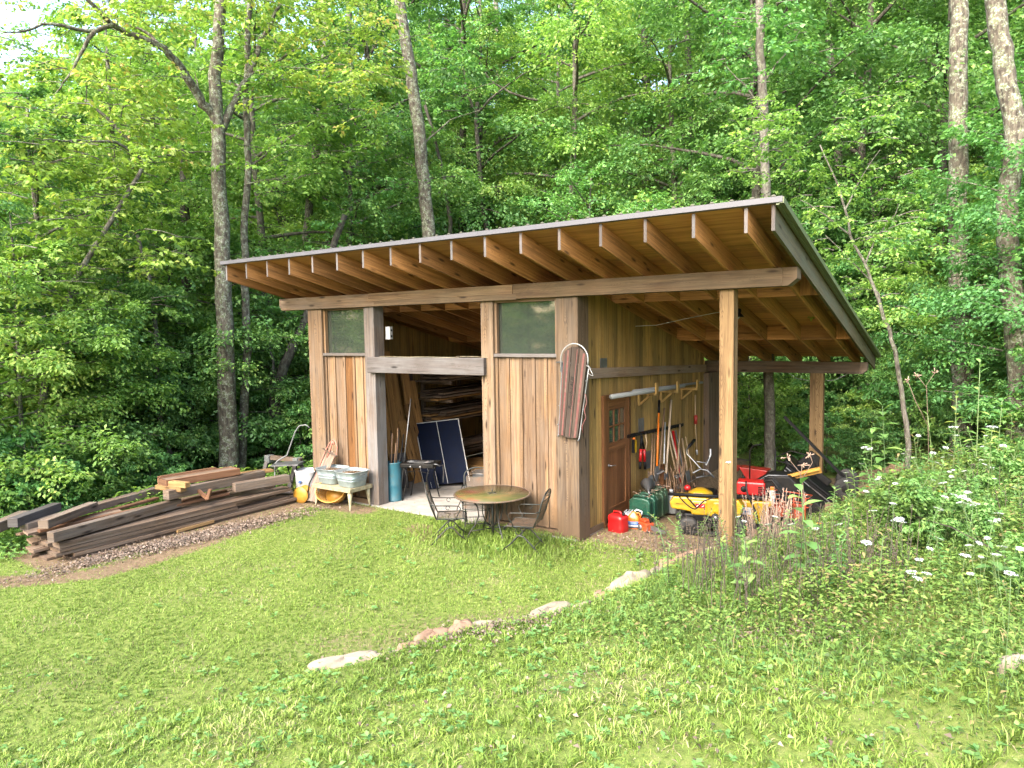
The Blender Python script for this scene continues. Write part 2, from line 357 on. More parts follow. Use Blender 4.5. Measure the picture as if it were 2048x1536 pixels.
# ---------------------------------------------------------------- terrain
_LY = np.array([-12, -7.5, -5.14, -3.69, -2.86, -1.33, -.11, 1.0, 3.8, 6, 9, 14, 40.]); _LX = np.array([-2.6, -.9, 0, .61, 1.19, 1.53, 1.79, 2.35, 2.95, 3.5, 4.0, 4.0, 4.0])
def lineD(x, y): return (x-np.interp(y, _LY, _LX))*.85
def sst(a, b, t): t = np.clip((t-a)/(b-a), 0, 1); return t*t*(3-2*t)
def H(x, y):
    x = np.asarray(x, float); y = np.asarray(y, float)
    d = lineD(x, y)
    h = .10*sst(0, .3, d)+.24*np.clip(d, 0, 3.2)+.40*np.clip(d-3.2, 0, 40)
    h = h*(1-.45*sst(2, -7, y)*sst(-1, 1, d))                    # the bank is lower towards the camera
    h = h-.062*np.clip(y-1, 0, 6)*sst(.1, .6, x)*sst(3.4, 2.2, x)
    lf = np.clip(-7.6-x, 0, 4); h = h-.22*lf*sst(9, 5, y)
    h = h+(.30*np.clip(y-9.5, 0, 200)+.32*np.clip(y-15, 0, 200))*sst(4.5, 1.5, d)*(.55+.45*sst(-45, -10, x))+.22*np.clip(-x-18, 0, 200)
    h = h+.25*np.clip(y-11, 0, 200)*sst(1.5, 4.5, d)
    out = sst(-7, -10, x)+sst(7.5, 10, y)+sst(.4, 1.5, d); out = np.clip(out, 0, 1)
    h = h+.05*out*(np.sin(x*1.7+y*.6)+np.sin(y*1.9-x*.8+1))+.012*(np.sin(x*3.1)*np.sin(y*2.7))*(1-sst(-.3, .1, y)*sst(-6.5, -6, x)*sst(.4, 0, x))
    inshed = sst(-6.5, -6.3, x)*sst(.25, .1, x)*sst(-.12, -.04, y)*sst(6.3, 6.1, y)
    return h*(1-inshed)-.04*inshed
def hz(x, y): return float(H(x, y))
def axis_pts(a, b, lo, hi, fine, coarse):
    out = [a]
    while out[-1] < b: out.append(out[-1]+(fine if lo <= out[-1] <= hi else coarse))
    return np.array(out)
xs = axis_pts(-90, 70, -12, 10, .16, 1.6); ys = axis_pts(-16, 120, -10, 10, .16, 1.6)
X, Y = np.meshgrid(xs, ys); Z = H(X, Y)
nx, ny = len(xs), len(ys)
vs = np.stack([X.ravel(), Y.ravel(), Z.ravel()], 1)
i = np.arange(ny-1)[:, None]*nx+np.arange(nx-1)[None, :]; i = i.ravel()
fs = np.stack([i, i+1, i+nx+1, i+nx], 1)
def np_mesh(name, V, F, tone, mat, smooth=False, mats=None):
    me = bpy.data.meshes.new(name); k = F.shape[1]
    me.vertices.add(len(V)); me.vertices.foreach_set('co', np.ascontiguousarray(V, 'f').ravel())
    me.loops.add(F.size); me.loops.foreach_set('vertex_index', np.ascontiguousarray(F, 'i').ravel())
    me.polygons.add(len(F)); me.polygons.foreach_set('loop_start', np.arange(0, F.size, k, dtype='i'))
    me.polygons.foreach_set('loop_total', np.full(len(F), k, 'i'))
    if tone is not None:
        a = me.attributes.new('tone', 'FLOAT', 'FACE'); a.data.foreach_set('value', np.ascontiguousarray(tone, 'f'))
    if smooth: me.polygons.foreach_set('use_smooth', np.ones(len(F), bool))
    me.update(calc_edges=True); me.materials.append(mat)
    return me
def np_obj(name, *a, parent=None, **k):
    o = bpy.data.objects.new(name, np_mesh(name, *a, **k)); COL.objects.link(o)
    if parent: o.parent = parent
    return o
# ground material: lawn soil, bare dirt strips, forest floor
m, nt, bs = new_mat('ground_earth'); g = N(nt); tc = g.n('ShaderNodeTexCoord'); pos = tc.outputs['Object']
n1 = g.noise(pos, 1.1, 5, .6); n2 = g.noise(pos, 14, 5, .7); n3 = g.noise(pos, 60, 4, .7)
at = g.n('ShaderNodeAttribute', attribute_name='bare').outputs['Fac']; fo = g.n('ShaderNodeAttribute', attribute_name='forest').outputs['Fac']
lawn = g.ramp(n2, [(.3, (.06, .075, .022)), (.5, (.12, .16, .035)), (.72, (.17, .18, .06))])
dirt = g.ramp(g.math('ADD', g.math('MULTIPLY', n2, .6), g.math('MULTIPLY', n3, .4)), [(.35, (.07, .048, .028)), (.5, (.14, .098, .06)), (.68, (.24, .18, .12))])
floor_ = g.ramp(n3, [(.35, (.04, .055, .02)), (.6, (.08, .10, .03)), (.8, (.12, .11, .05))])
edge = g.math('ADD', at, g.math('MULTIPLY', g.math('SUBTRACT', n2, .5), .7))
c = g.mix(g.mapr(edge, .4, .6, 0, 1), lawn, dirt); c = g.mix(fo, c, floor_)
g.l(c, bs.inputs['Base Color']); bs.inputs['Roughness'].default_value = 1; bs.inputs['Specular IOR Level'].default_value = .1
g.l(g.bump(n3, .6, .02), bs.inputs['Normal']); GM = m
def segd(x, y, pts):
    best = np.full(np.shape(x), 1e9)
    for (ax, ay), (bx, by) in zip(pts[:-1], pts[1:]):
        dx, dy = bx-ax, by-ay; t = np.clip(((x-ax)*dx+(y-ay)*dy)/(dx*dx+dy*dy), 0, 1)
        best = np.minimum(best, np.hypot(x-ax-t*dx, y-ay-t*dy))
    return best
DIRT = [[(-8.2, -6.9), (-5.9, -5.9), (-4.95, -4.9), (-5.0, -3.4), (-5.4, -1.6)], [(-5.5, -.45), (-4.3, -.45)], [(-2.6, -.8), (-2.1, -1.1)], [(-.35, -4.6), (.9, -3.0)]]
def bare(x, y):
    a = np.clip(1.25-segd(x, y, DIRT[0])/.36, 0, 1)
    a = np.maximum(a, np.clip(1.2-segd(x, y, DIRT[1])/.40, 0, 1)); a = np.maximum(a, np.clip(1.0-segd(x, y, DIRT[2])/.45, 0, .8))
    a = np.maximum(a, np.clip(1.0-segd(x, y, DIRT[3])/.6, 0, .46))
    leanto = sst(-.1, .15, x)*sst(-.25, .25, y+.25*(x-1.2)**2*0)*(1-sst(-.1, .35, lineD(x, y)))*sst(9.2, 8, y)
    a = np.maximum(a, leanto); a = np.maximum(a, sst(-6.9, -6.6, x)*sst(.3, .1, x)*sst(-.22, .0, y)*sst(6.8, 6.4, y))
    pile = sst(-7.9, -7.4, x)*sst(-5.2, -5.6, x)*sst(-5.4, -5.1, y)*sst(-.1, -.5, y); return np.maximum(a, pile)
bare_v = bare(X, Y).ravel()
fv = np.clip(sst(-7.8, -9.5, X)+sst(8.5, 10.5, Y)+sst(4.6, 6.4, lineD(X, Y)), 0, 1).ravel()
gobj = np_obj('ground', vs, fs, None, GM, smooth=True); tag(gobj, None, None, kind='structure')
for nm, val in (('bare', bare_v), ('forest', fv)):
    a = gobj.data.attributes.new(nm, 'FLOAT', 'POINT'); a.data.foreach_set('value', val.astype('f'))
#@@SECTION2
# ================================================================= the shed
shed = thing('wooden_shed', 'timber lean-to shed with a slanted roof, weathered posts, board siding and open bay', 'shed')
SL = .223
def zr(y): return 4.352-SL*(y+1.385)          # underside of the rafters
def P(name, fn, mat, parent=None, bevel=0, label=None):
    b = MB(); fn(b); o = b.build(name, mat, parent or shed, bevel)
    if label: o['label'] = label
    return o
W_ = WD
P('concrete_floor', lambda b: b.box((-6.22, -.10, -.25), (.02, 6.1, .0)), MT['conc'], bevel=.01)
P('sill_board', lambda b: (b.box((-5.72, -.035, .0), (-4.56, .02, .09)), b.box((-1.5, -.035, .0), (-.32, .02, .09))), W_['siding'])
# posts
P('post', lambda b: b.box((-6.15, -.03, 0), (-5.74, .22, 3.812)), W_['post'], bevel=.008)
P('post', lambda b: b.box((-4.56, -.03, 0), (-4.30, .24, 3.812)), W_['header'], bevel=.008)
P('post', lambda b: b.box((-1.80, -.03, 0), (-1.55, .22, 3.812)), W_['post'], bevel=.008)
P('post', lambda b: b.box((-.34, -.03, -.03), (.05, .33, 3.812)), W_['post'], bevel=.008)
P('post', lambda b: b.box((2.235, -.01, -.2), (2.43, .19, 3.81)), W_['postnew'], bevel=.008, label='tan treated timber post under the right end of the front beam')
P('post', lambda b: b.box((2.13, 6.66, -.9), (2.40, 6.84, 2.29)), W_['postnew'], bevel=.008)
P('post', lambda b: b.box((-.1, 6.0, -.4), (.12, 6.84, 2.29)), W_['dark'], bevel=.008)
# front beam in three lengths with scarf joints
def fb(b, x0, x1, z0=3.815, z1=4.045, ch=0, y0=-.10, y1=.14):
    b.prism([(x0, z0), (x1-(ch if ch > 0 else 0), z0), (x1, z0+(ch*1.0 if ch > 0 else 0)), (x1, z1), (x0, z1)], y1-y0, Matrix.Translation((0, (y0+y1)/2, 0)))
P('beam', lambda b: b.prism([(-6.86, 3.80), (-4.21, 3.80), (-4.21, 3.90), (-4.36, 3.90), (-4.36, 4.04), (-6.93, 4.04), (-6.93, 3.88)], .24, Matrix.Translation((0, .02, 0))), W_['post'], bevel=.006)
P('beam', lambda b: (b.box((-4.205, -.105, 3.80), (-1.03, .135, 3.895)), b.box((-4.355, -.103, 3.896), (-1.10, .133, 4.043))), W_['beam'], bevel=.004)
P('beam', lambda b: (b.beam((-1.095, .02, 3.93), (3.07, .02, 3.93), .24, .235), b.prism([(3.071, 3.8125), (3.14, 3.8125), (3.25, 3.90), (3.25, 4.047), (3.071, 4.047)], .24, Matrix.Translation((0, .02, 0)))), W_['beam'], bevel=.004)
P('beam', lambda b: (b.beam((-6.3, 6.75, 2.413), (3.10, 6.75, 2.413), .2, .25), b.prism([(3.101, 2.288), (3.16, 2.288), (3.245, 2.37), (3.245, 2.538), (3.101, 2.538)], .2, Matrix.Translation((0, 6.75, 0)))), W_['dark'], bevel=.004)
P('header_beam', lambda b: b.box((-4.42, -.12, 2.56), (-1.69, -.032, 2.855)), W_['header'], bevel=.008)
# rafters
RX = [-6.797+.61*i for i in range(17)]
def raft(x, mat=W_['raft']):
    def f(b):
        y0, y1 = -1.385, 7.66; h = .285
        m = Matrix(((0, 1, 0, x), (1, 0, 0, 0), (0, 0, 1, 0), (0, 0, 0, 1)))
        vs = [(x-.019, y0, zr(y0)), (x+.019, y0, zr(y0)), (x+.019, y0, zr(y0)+h), (x-.019, y0, zr(y0)+h)]
        vs += [(p[0], y1, p[2]-SL*(y1-y0)) for p in vs]
        uo = random.random()*20; vo = random.uniform(-.04, .04); L = y1-y0
        fs = [(0, 1, 2, 3), (7, 6, 5, 4), (0, 4, 5, 1), (3, 2, 6, 7), (1, 5, 6, 2), (0, 3, 7, 4)]
        uv = [[(uo, vo), (uo, vo+.04), (uo+.02, vo+.04), (uo+.02, vo)]]*2+[[(uo, vo), (uo+L, vo), (uo+L, vo+.04), (uo, vo+.04)], [(uo, vo), (uo, vo+.04), (uo+L, vo+.04), (uo+L, vo)],
             [(uo, vo-.14), (uo+L, vo-.14), (uo+L, vo+.14), (uo, vo+.14)], [(uo, vo-.14), (uo, vo+.14), (uo+L, vo+.14), (uo+L, vo-.14)]]
        b.add(vs, fs, uv)
        # weathered grey tip
        b.box((x-.0195, y0-.004, zr(y0)+.002), (x+.0195, y0-.001, zr(y0)+h-.002), mat=1)
    P('rafter', f, [mat, W_['header']])
for x in RX: raft(x)
raft(3.262, W_['fascia'])
def blk(y):
    def f(b):
        xx = RX+[3.262]
        for i, (a, c) in enumerate(zip(xx[:-1], xx[1:])):
            yy = y+(.012 if i % 2 else -.012)
            b.box((a+.02, yy-.019, zr(yy)+.012), (c-.02, yy+.019, zr(yy)+.28))
    return f
P('rafter_blocking', blk(1.4), W_['raft']); P('rafter_blocking', blk(4.5), W_['raft'])
def slab(b, x0, x1, y0, y1, z0, z1, tone=None):
    vs = [(x, y, zr(y)+z) for z in (z0, z1) for x, y in ((x0, y0), (x1, y0), (x1, y1), (x0, y1))]
    fs = [(3, 2, 1, 0), (4, 5, 6, 7), (0, 1, 5, 4), (1, 2, 6, 5), (2, 3, 7, 6), (3, 0, 4, 7)]
    uo = random.random()*9
    b.add(vs, fs, [[(uo+vs[k][0], vs[k][1]*.5) for k in f] for f in fs], tone)
def osb(b):
    x = -6.85
    while x < 3.3:
        for y in (-1.40, 1.06, 3.51, 5.96): slab(b, x, min(x+2.435, 3.33), y, min(y+2.44, 7.69), .286, .302)
        x += 2.44
P('roof_sheathing', osb, W_['osb'])
def metal(b):
    slab(b, -6.89, 3.37, -1.44, 7.73, .345, .352, .5)
    x = -6.80
    while x < 3.3:
        vs = []
        for y in (-1.45, 7.73):
            vs += [(x-.03, y, zr(y)+.352), (x-.012, y, zr(y)+.37), (x+.012, y, zr(y)+.37), (x+.03, y, zr(y)+.352)]
        b.add(vs, [(0, 1, 2, 3), (0, 4, 5, 1), (1, 5, 6, 2), (2, 6, 7, 3), (7, 6, 5, 4)])
        x += .229
P('roof_sheet', metal, MT['metalroof'])
P('roof_edge_trim', lambda b: slab(b, -6.90, 3.372, -1.452, -1.405, .284, .346), MT['trim'])
def vtrim(b):
    slab(b, 3.335, 3.385, -1.44, 7.73, .275, .344, .5); slab(b, 3.30, 3.334, -1.43, 7.72, .262, .285, .5)
P('roof_edge_trim', vtrim, MT['gtrim'], label='greenish trim down the right edge of the roof')
P('roof_edge_trim', lambda b: slab(b, -6.9, -6.852, -1.40, 7.73, .28, .344), MT['trim'])
# siding
def boards(b, a, c, z0, z1, width, face, y, thick=.022, slope=False, tones=None, jitter=.004, gap=.003):
    """vertical boards along x (face='y') or along y (face='x') from a to c; y is the plane"""
    p = a; k = 0
    while p < c-.02:
        w_ = min(width*random.uniform(.8, 1.2), c-p)
        if c-p-w_ < .05: w_ = c-p
        off = random.uniform(0, jitter); t = tones[k % len(tones)] if tones else None
        q = p+w_-gap; top1, top2 = (z1, z1)
        if face == 'y': b.box((p, y+off, z0), (q, y+off+thick, z1), t)
        else:
            ta, tb = (zr(p)+.02, zr(q)+.02) if slope else (z1, z1); ta = min(ta, 99); uo = random.random()*20; vo = random.uniform(-.05, .05)
            x0, x1 = y-off-thick, y-off; vs = [(x0, p, z0), (x1, p, z0), (x1, q, z0), (x0, q, z0), (x0, p, ta), (x1, p, ta), (x1, q, tb), (x0, q, tb)]
            fs = [(3, 2, 1, 0), (4, 5, 6, 7), (0, 1, 5, 4), (1, 2, 6, 5), (2, 3, 7, 6), (3, 0, 4, 7)]
            b.add(vs, fs, [[(uo+vs[i][2], vo+vs[i][1]-p-w_/2+vs[i][0]*.2) for i in f] for f in fs], t)
        p += w_; k += 1
def front_panel(x0, x1, edges, orange=None):
    """board-and-batten panel: wide boards with battens over the joints"""
    def f(b):
        e = [x0]+edges+[x1]
        for i, (a, c) in enumerate(zip(e[:-1], e[1:])):
            b.box((a+.002, .05, .095), (c-.002, .072, 2.86), mat=1 if orange == i else 0)
        for x in edges: b.box((x-.028, .026, .095), (x+.028, .0495, 2.86))
        b.box((x0, .02, .095), (x0+.05, .048, 2.86)); b.box((x1-.04, .022, .095), (x1, .047, 2.86))
    return f
P('siding_panel', front_panel(-5.74, -4.56, [-5.48, -5.20, -4.93, -4.71], 2), [W_['siding'], W_['orange']])
P('siding_panel', front_panel(-1.55, -.34, [-1.30, -1.05, -.80, -.57]), [W_['siding'], W_['orange']])
def window(x0, x1):
    fr = P('window', lambda b: (b.box((x0, .02, 2.925), (x0+.045, .09, 3.81)), b.box((x1-.04, .02, 2.925), (x1, .09, 3.81)), b.box((x0+.046, .02, 3.765), (x1-.041, .09, 3.812)),
        b.box((x0+.046, .14, 2.93), (x0+.075, .17, 3.76))), W_['siding'])
    P('pane', lambda b: b.box((x0+.03, .10, 2.90), (x1-.02, .108, 3.78)), MT['glass'], fr)
    P('sill', lambda b: b.box((x0-.01, -.022, 2.868), (x1+.01, .12, 2.922)), W_['header'], fr, .004)
window(-5.74, -4.56); window(-1.55, -.34)
P('side_wall', lambda b: boards(b, .34, 6.0, -.02, 3, .155, 'x', .0, slope=True), W_['side'])
P('wall_rail', lambda b: b.beam((.035, .33, 2.60), (.035, 6.0, 2.40), .065, .165), W_['dark'], bevel=.006)
P('wall_rail', lambda b: b.box((.0, .34, -.02), (.03, 5.9, .07)), W_['siding'], label='pale board along the foot of the side wall')
P('left_wall', lambda b: (boards(b, .1, 6.1, .02, 3, .2, 'x', -6.05, slope=True), b.beam((-6.0, .2, 1.3), (-6.0, 6, 1.3), .08, .14), b.beam((-6.0, .2, 2.5), (-6.0, 6, 2.5), .08, .14)), W_['side'])
P('back_wall', lambda b: (boards(b, -6.1, 0, .0, 2.6, .2, 'y', 6.05), b.box((-6.1, 5.95, 2.3), (0, 6.04, 2.45))), W_['side'])
def inner(b): boards(b, .35, 6.0, .0, 3, .2, 'x', -.03, slope=True)
P('inner_wall', inner, W_['side'])
# door in the side wall
def doorf(b):
    y0, y1, z0, z1 = .95, 1.86, .02, 2.12
    b.box((.004, y0, z0), (.03, y0+.12, z1)); b.box((.004, y1-.12, z0), (.03, y1, z1))
    b.box((.004, y0+.121, z1-.17), (.03, y1-.121, z1)); b.box((.004, y0+.121, 1.22), (.03, y1-.121, 1.35)); b.box((.004, y0+.121, z0), (.03, y1-.121, .26))
    b.box((.004, y0+.12, .26), (.014, 1.40, 1.22), mat=0); b.box((.004, 1.401, .26), (.0145, y1-.12, 1.22))
door = P('door', doorf, W_['door'], bevel=.003)
P('door_frame', lambda b: (b.box((.0, .86, .0), (.042, .945, 2.2)), b.box((.0, 1.865, .0), (.042, 1.94, 2.2)), b.box((.0, .946, 2.125), (.042, 1.864, 2.2)), b.box((.0, .86, -.03), (.07, 1.94, .018))), W_['door'], door)
def grid(b):
    for y in (1.07, 1.28, 1.495, 1.712): b.box((.006, y, 1.35), (.028, y+.026, 1.95))
    for z in (1.35, 1.64, 1.925): b.box((.006, 1.07, z), (.0265, 1.738, z+.024))
P('window_grid', grid, W_['door'], door)
P('pane', lambda b: b.box((.005, 1.075, 1.352), (.010, 1.735, 1.948)), MT['glass'], door)
def hnd(b):
    b.tube([(.03, 1.06, 1.0), (.085, 1.06, 1.0), (.09, 1.08, 1.0), (.088, 1.2, .985), (.08, 1.22, .98)], .009, 8); b.tube([(.03, 1.06, 1.0), (.04, 1.06, 1.0)], .026, 12)
P('handle', hnd, MT['chrome'], door)
P('wire', lambda b: b.tube([(-4.15+.25*k, -.05, 2.861+.004*math.sin(k*1.7)+(.012 if 7 < k < 10 else 0)) for k in range(11)], .004, 5), MT['galvrust'])
P('socket_box', lambda b: (b.box((-4.28, .26, 3.18), (-4.17, .34, 3.42)), b.box((-4.165, .28, 3.22), (-4.16, .32, 3.26), mat=1), b.box((-4.165, .28, 3.33), (-4.16, .32, 3.37), mat=1)), [MT['white'], MT['black']], bevel=.006)
lamp = P('ceiling_lamp', lambda b: b.lathe([(.0, .06), (.05, .05), (.06, .02), (.045, -.02), (.09, -.07), (.1, -.09), (.02, -.06)], 14, Matrix.Translation((1.78, 2.45, 3.56))), MT['black'])
P('bulb', lambda b: b.lathe([(.001, .02), (.03, .0), (.035, -.03), (.001, -.065)], 10, Matrix.Translation((1.78, 2.45, 3.5))), MT['white'], lamp)
P('wire', lambda b: b.tube([(.02, 2.2, 3.35), (.4, 2.25, 3.36), (.9, 2.3, 3.46), (1.4, 2.4, 3.55), (1.75, 2.45, 3.60)], .006, 5), MT['white'])
def hanging(b):
    b.tube([(1.6, 6.85, 2.30), (1.8, 6.87, 2.16), (2.2, 6.88, 2.08), (2.6, 6.88, 2.14), (2.9, 6.86, 2.30)], .007, 5)
P('wire', hanging, MT['white'])
# wooden brackets carrying pipes
for k, (yy, zz) in enumerate(((2.36, 2.2), (3.42, 2.155), (4.55, 2.12))):
    P('pipe_bracket', lambda b: (b.box((.004, yy-.045, zz-.30), (.045, yy+.045, zz+.0)), b.box((.004, yy-.04, zz-.10), (.37, yy+.04, zz-.05)), b.box((.345, yy-.05, zz-.051), (.375, yy+.05, zz+.12)),
        b.beam((.04, yy, zz-.28), (.24, yy, zz-.10), .035, .04)), W_['side'])
def pipe(x, y0, z0, y1, z1, r, label):
    o = MB(); m_ = MT['pvc']; p = Vector((x, y0, z0)); q = Vector((x, y1, z1)); d = (q-p).normalized()
    o.tube([p+d*.10, p+d*.001, p, q], [r*.82, r*.82, r, r], 14, cap=False); tag(o.build('plastic_pipe', m_), label, 'pipe', 'pipes on the wall brackets')
pipe(.30, .62, 2.215, 3.9, 2.16, .04, 'thick grey plastic pipe reaching farthest out over the shed door')
pipe(.17, 1.75, 2.215, 5.4, 2.12, .024, 'thin grey pipe behind the thick one on the wall brackets')

# ================================================================= lumber inside
rk = MB(); rk.box((-6.0, 2.7, 0), (-5.9, 2.8, 2.7)); rk.box((-5.1, 2.75, 0), (-5.0, 2.85, .0+.02))
for yy in (3.2, 4.6, 5.7):
    rk.box((-5.98, yy-.04, 0), (-5.9, yy+.04, 2.7))
    for zz in (.35, 1.22, 1.72, 2.15): rk.box((-5.9, yy-.03, zz-.07), (-5.05, yy+.03, zz))
tag(rk.build('lumber_rack', WD['dark']), 'timber rack on the inner left wall holding dark boards', 'rack')
for zz, n in ((.35, 12), (1.22, 14), (1.72, 10), (2.15, 7)):
    for r_ in range(n):
        row, colm = divmod(r_, 3); b = MB(); x = -5.8+colm*.27+random.uniform(-.03, .03)+.03*(row % 2); z = zz+.022+row*.062; y0 = 2.85+random.uniform(-.15, .3)
        b.beam((x, y0, z), (x+random.uniform(-.05, .05), 5.95-random.uniform(0, .4), z+random.uniform(0, .02)), random.uniform(.18, .26), random.uniform(.028, .042))
        warm = (zz == 1.22 and r_ in (5, 7)) or (zz == 1.72 and r_ == 2)
        tag(b.build('stacked_board', WD['plank'] if warm else WD['dark']), 'rough board lying flat in the rack on the inner left wall', 'board', 'boards stacked in the rack inside')
pk = [(-5.85, .55, 2.9), (-5.84, .8, 3.0), (-5.82, 1.05, 2.85), (-5.8, 1.3, 2.95), (-5.78, 1.52, 2.7), (-5.76, 1.75, 2.9), (-5.74, 2.0, 2.55), (-5.70, 2.25, 2.75), (-5.66, 2.45, 2.2), (-5.55, 2.55, 1.5), (-5.5, 2.2, 1.7), (-5.45, 1.9, 1.35)]
for k, (x, y, h) in enumerate(pk):
    b = MB(); b.beam((x+.45+random.uniform(-.04, .04), y, .005), (x, y+random.uniform(-.05, .05), h), random.uniform(.18, .26), .026, up=(1, 0, .1))
    tag(b.build('leaning_plank', WD['plank']), 'upright golden plank leaning against the inner left wall', 'plank', 'planks leaning upright inside the open bay')
b = MB(); b.beam((-4.95, 1.28, .0), (-5.15, 1.42, .72), .34, .03, up=(.6, -.8, .1)); tag(b.build('short_board', WD['header']), 'short pale board propped under the folding stove', 'board')
b = MB(); b.box((-4.9, 3.0, 0), (-2.9, 3.9, .28)); tag(b.build('timber_beam', WD['plank'], bevel=.02), 'heavy brown timber lying on the floor behind the folded table', 'timber')
# ping-pong table halves
def pingpong(name, lab, bl, br, tl, tr):
    bl, br, tl, tr = map(Vector, (bl, br, tl, tr)); t = thing(name, lab, 'table', tuple(bl), group='folded table tennis halves'); n = (br-bl).cross(tl-bl).normalized()
    def q(u, v, o): return (bl+(br-bl)*u+(tl-bl)*v+(tr-tl-br+bl)*u*v)+n*o-bl
    b = MB(); vs = [q(u, v, o) for o in (0, -.03) for u, v in ((0, 0), (1, 0), (1, 1), (0, 1))]
    b.add(vs, [(0, 1, 2, 3), (7, 6, 5, 4), (0, 4, 5, 1), (1, 5, 6, 2), (2, 6, 7, 3), (3, 7, 4, 0)]); b.build('table_panel', MT['navy'], t)
    b = MB()
    for u0, v0, u1, v1 in ((0, 0, .018, 1), (.982, 0, 1, 1), (.0185, .988, .9815, 1), (.49, 0, .503, .9875)):
        vs = [q(u0, v0, .003), q(u1, v0, .003), q(u1, v1, .003), q(u0, v1, .003), q(u0, v0, .0005), q(u1, v0, .0005), q(u1, v1, .0005), q(u0, v1, .0005)]
        b.add(vs, [(0, 1, 2, 3), (0, 4, 5, 1), (1, 5, 6, 2), (2, 6, 7, 3), (3, 7, 4, 0)])
    b.build('painted_line', MT['line'], t)
Yp = 2.15
bl, br, tl, tr = ony(853, 979, 1.72), ony(940, 962, 2.15), ony(829, 847, 2.35), ony(917, 837, 2.85)
bl.z = max(bl.z, .01); br.z = max(br.z, .01)
pingpong('table_tennis_half', 'dark navy table tennis half with a white centre line leaning back inside the bay', bl, br, tl, tr)
pingpong('table_tennis_half', 'second navy table half whose lower corner shows beneath the front one', *(Vector((p_.x, p_.y, max(.012, p_.z))) for p_ in (ony(851, 981, 1.45), ony(878, 976, 1.62), ony(840, 936, 1.55), ony(868, 931, 1.72))))
# teal drum with rods
t = thing('teal_drum', 'tall narrow teal metal drum just inside the open bay', 'drum', (-4.36, .46, 0))
b = MB(); b.lathe([(.155, 0), (.16, .02), (.15, .04), (.15, .3), (.155, .32), (.15, .34), (.15, .74), (.16, .76), (.145, .77), (.14, .2)], 24); b.build('drum_shell', MT['teal'], t)
for k in range(9):
    a = random.uniform(0, 6.28); b = MB(); p = Vector((-4.36+.08*math.cos(a), .46+.08*math.sin(a), .3)); q_ = p+Vector((random.uniform(-.05, .14), random.uniform(-.03, .1), random.uniform(.7, 1.15)))
    b.tube([p, q_], random.choice([.008, .012, .02]), 7)
    tag(b.build('metal_rod', random.choice([MT['black'], MT['brown'], MT['greym'], MT['black']])), 'thin rod standing upright in the teal drum', 'rod', 'rods standing in the teal drum')
b = MB(); b.tube([(-4.25, .55, .3), (-4.12, .75, 2.0)], .012, 6); tag(b.build('metal_rod', MT['greym']), 'longest dark rod rising from the teal drum', 'rod', 'rods standing in the teal drum')
# folding camp stove
t = thing('folding_stove', 'black folding camp stove on bent tube legs beside the teal drum', 'camp stove', (-3.98, .82, 0), .35)
b = MB(); b.box((-.36, -.24, .66), (.36, .24, .74)); b.build('stove_box', MT['blackp'], t, .012)
b = MB()
for x in (-.17, .17): b.lathe([(.11, .741), (.12, .755), (.1, .757), (.05, .75), (.05, .765), (.001, .765)], 14, Matrix.Translation((x, 0, 0)))
b.build('burner', MT['greym'], t)
b = MB(); b.box((-.08, -.15, .742), (.14, .1, .747)); b.build('tray', MT['chrome'], t)
for sx in (-1, 1):
    for sy in (-1, 1):
        b = MB(); b.tube([(sx*.26, sy*.2, .66), (sx*.20, sy*.2, .45), (sx*.30, sy*.22, .02), (sx*.31, sy*.22, .0)], .013, 6); b.tube([(sx*.23, sy*.2, .56), (sx*.02, sy*.2, .6)], .007, 5); b.build('leg', MT['blackp'], t)
b = MB(); b.tube([(.36, -.2, .74), (.42, -.2, .74), (.46, -.15, .70), (.46, .05, .68), (.42, .18, .5), (.4, .2, .3)], .012, 6); b.build('hose', MT['greym'], t)
b = MB()
for x in (-.1, .1): b.tube([(x, -.24, .69), (x, -.28, .69)], .022, 8)
b.build('knob', MT['chrome'], t)
# bits at the back of the bay
t = thing('glass_jar', 'clear glass jar with a lid on a box at the back of the bay', 'jar', (-3.35, 2.75, .28)); b = MB(); b.lathe([(.09, 0), (.1, .03), (.1, .2), (.07, .25), (.07, .27)], 14); b.build('jar_body', MT['glass'], t); b = MB(); b.lathe([(.075, .271), (.075, .3), (.01, .305)], 12); b.build('lid', MT['greym'], t)
b = MB(); b.tube([(-3.05, 2.9, 0), (-3.05, 2.95, 1.25)], .016, 8); b.box((-3.2, 2.93, 1.22), (-2.9, 2.97, 1.27)); tag(b.build('copper_stand', MT['brown']), 'thin reddish upright stand beside the glass jar', 'stand')
b = MB()
b.lathe([(.2, 0), (.24, .05), (.25, .32), (.26, .34), (.24, .34), (.22, .06)], 18); o = b.build('metal_bucket', MT['greym'], loc=(-3.5, 2.3, 0)); tag(o, 'dark metal bucket on the floor behind the folded table', 'bucket')

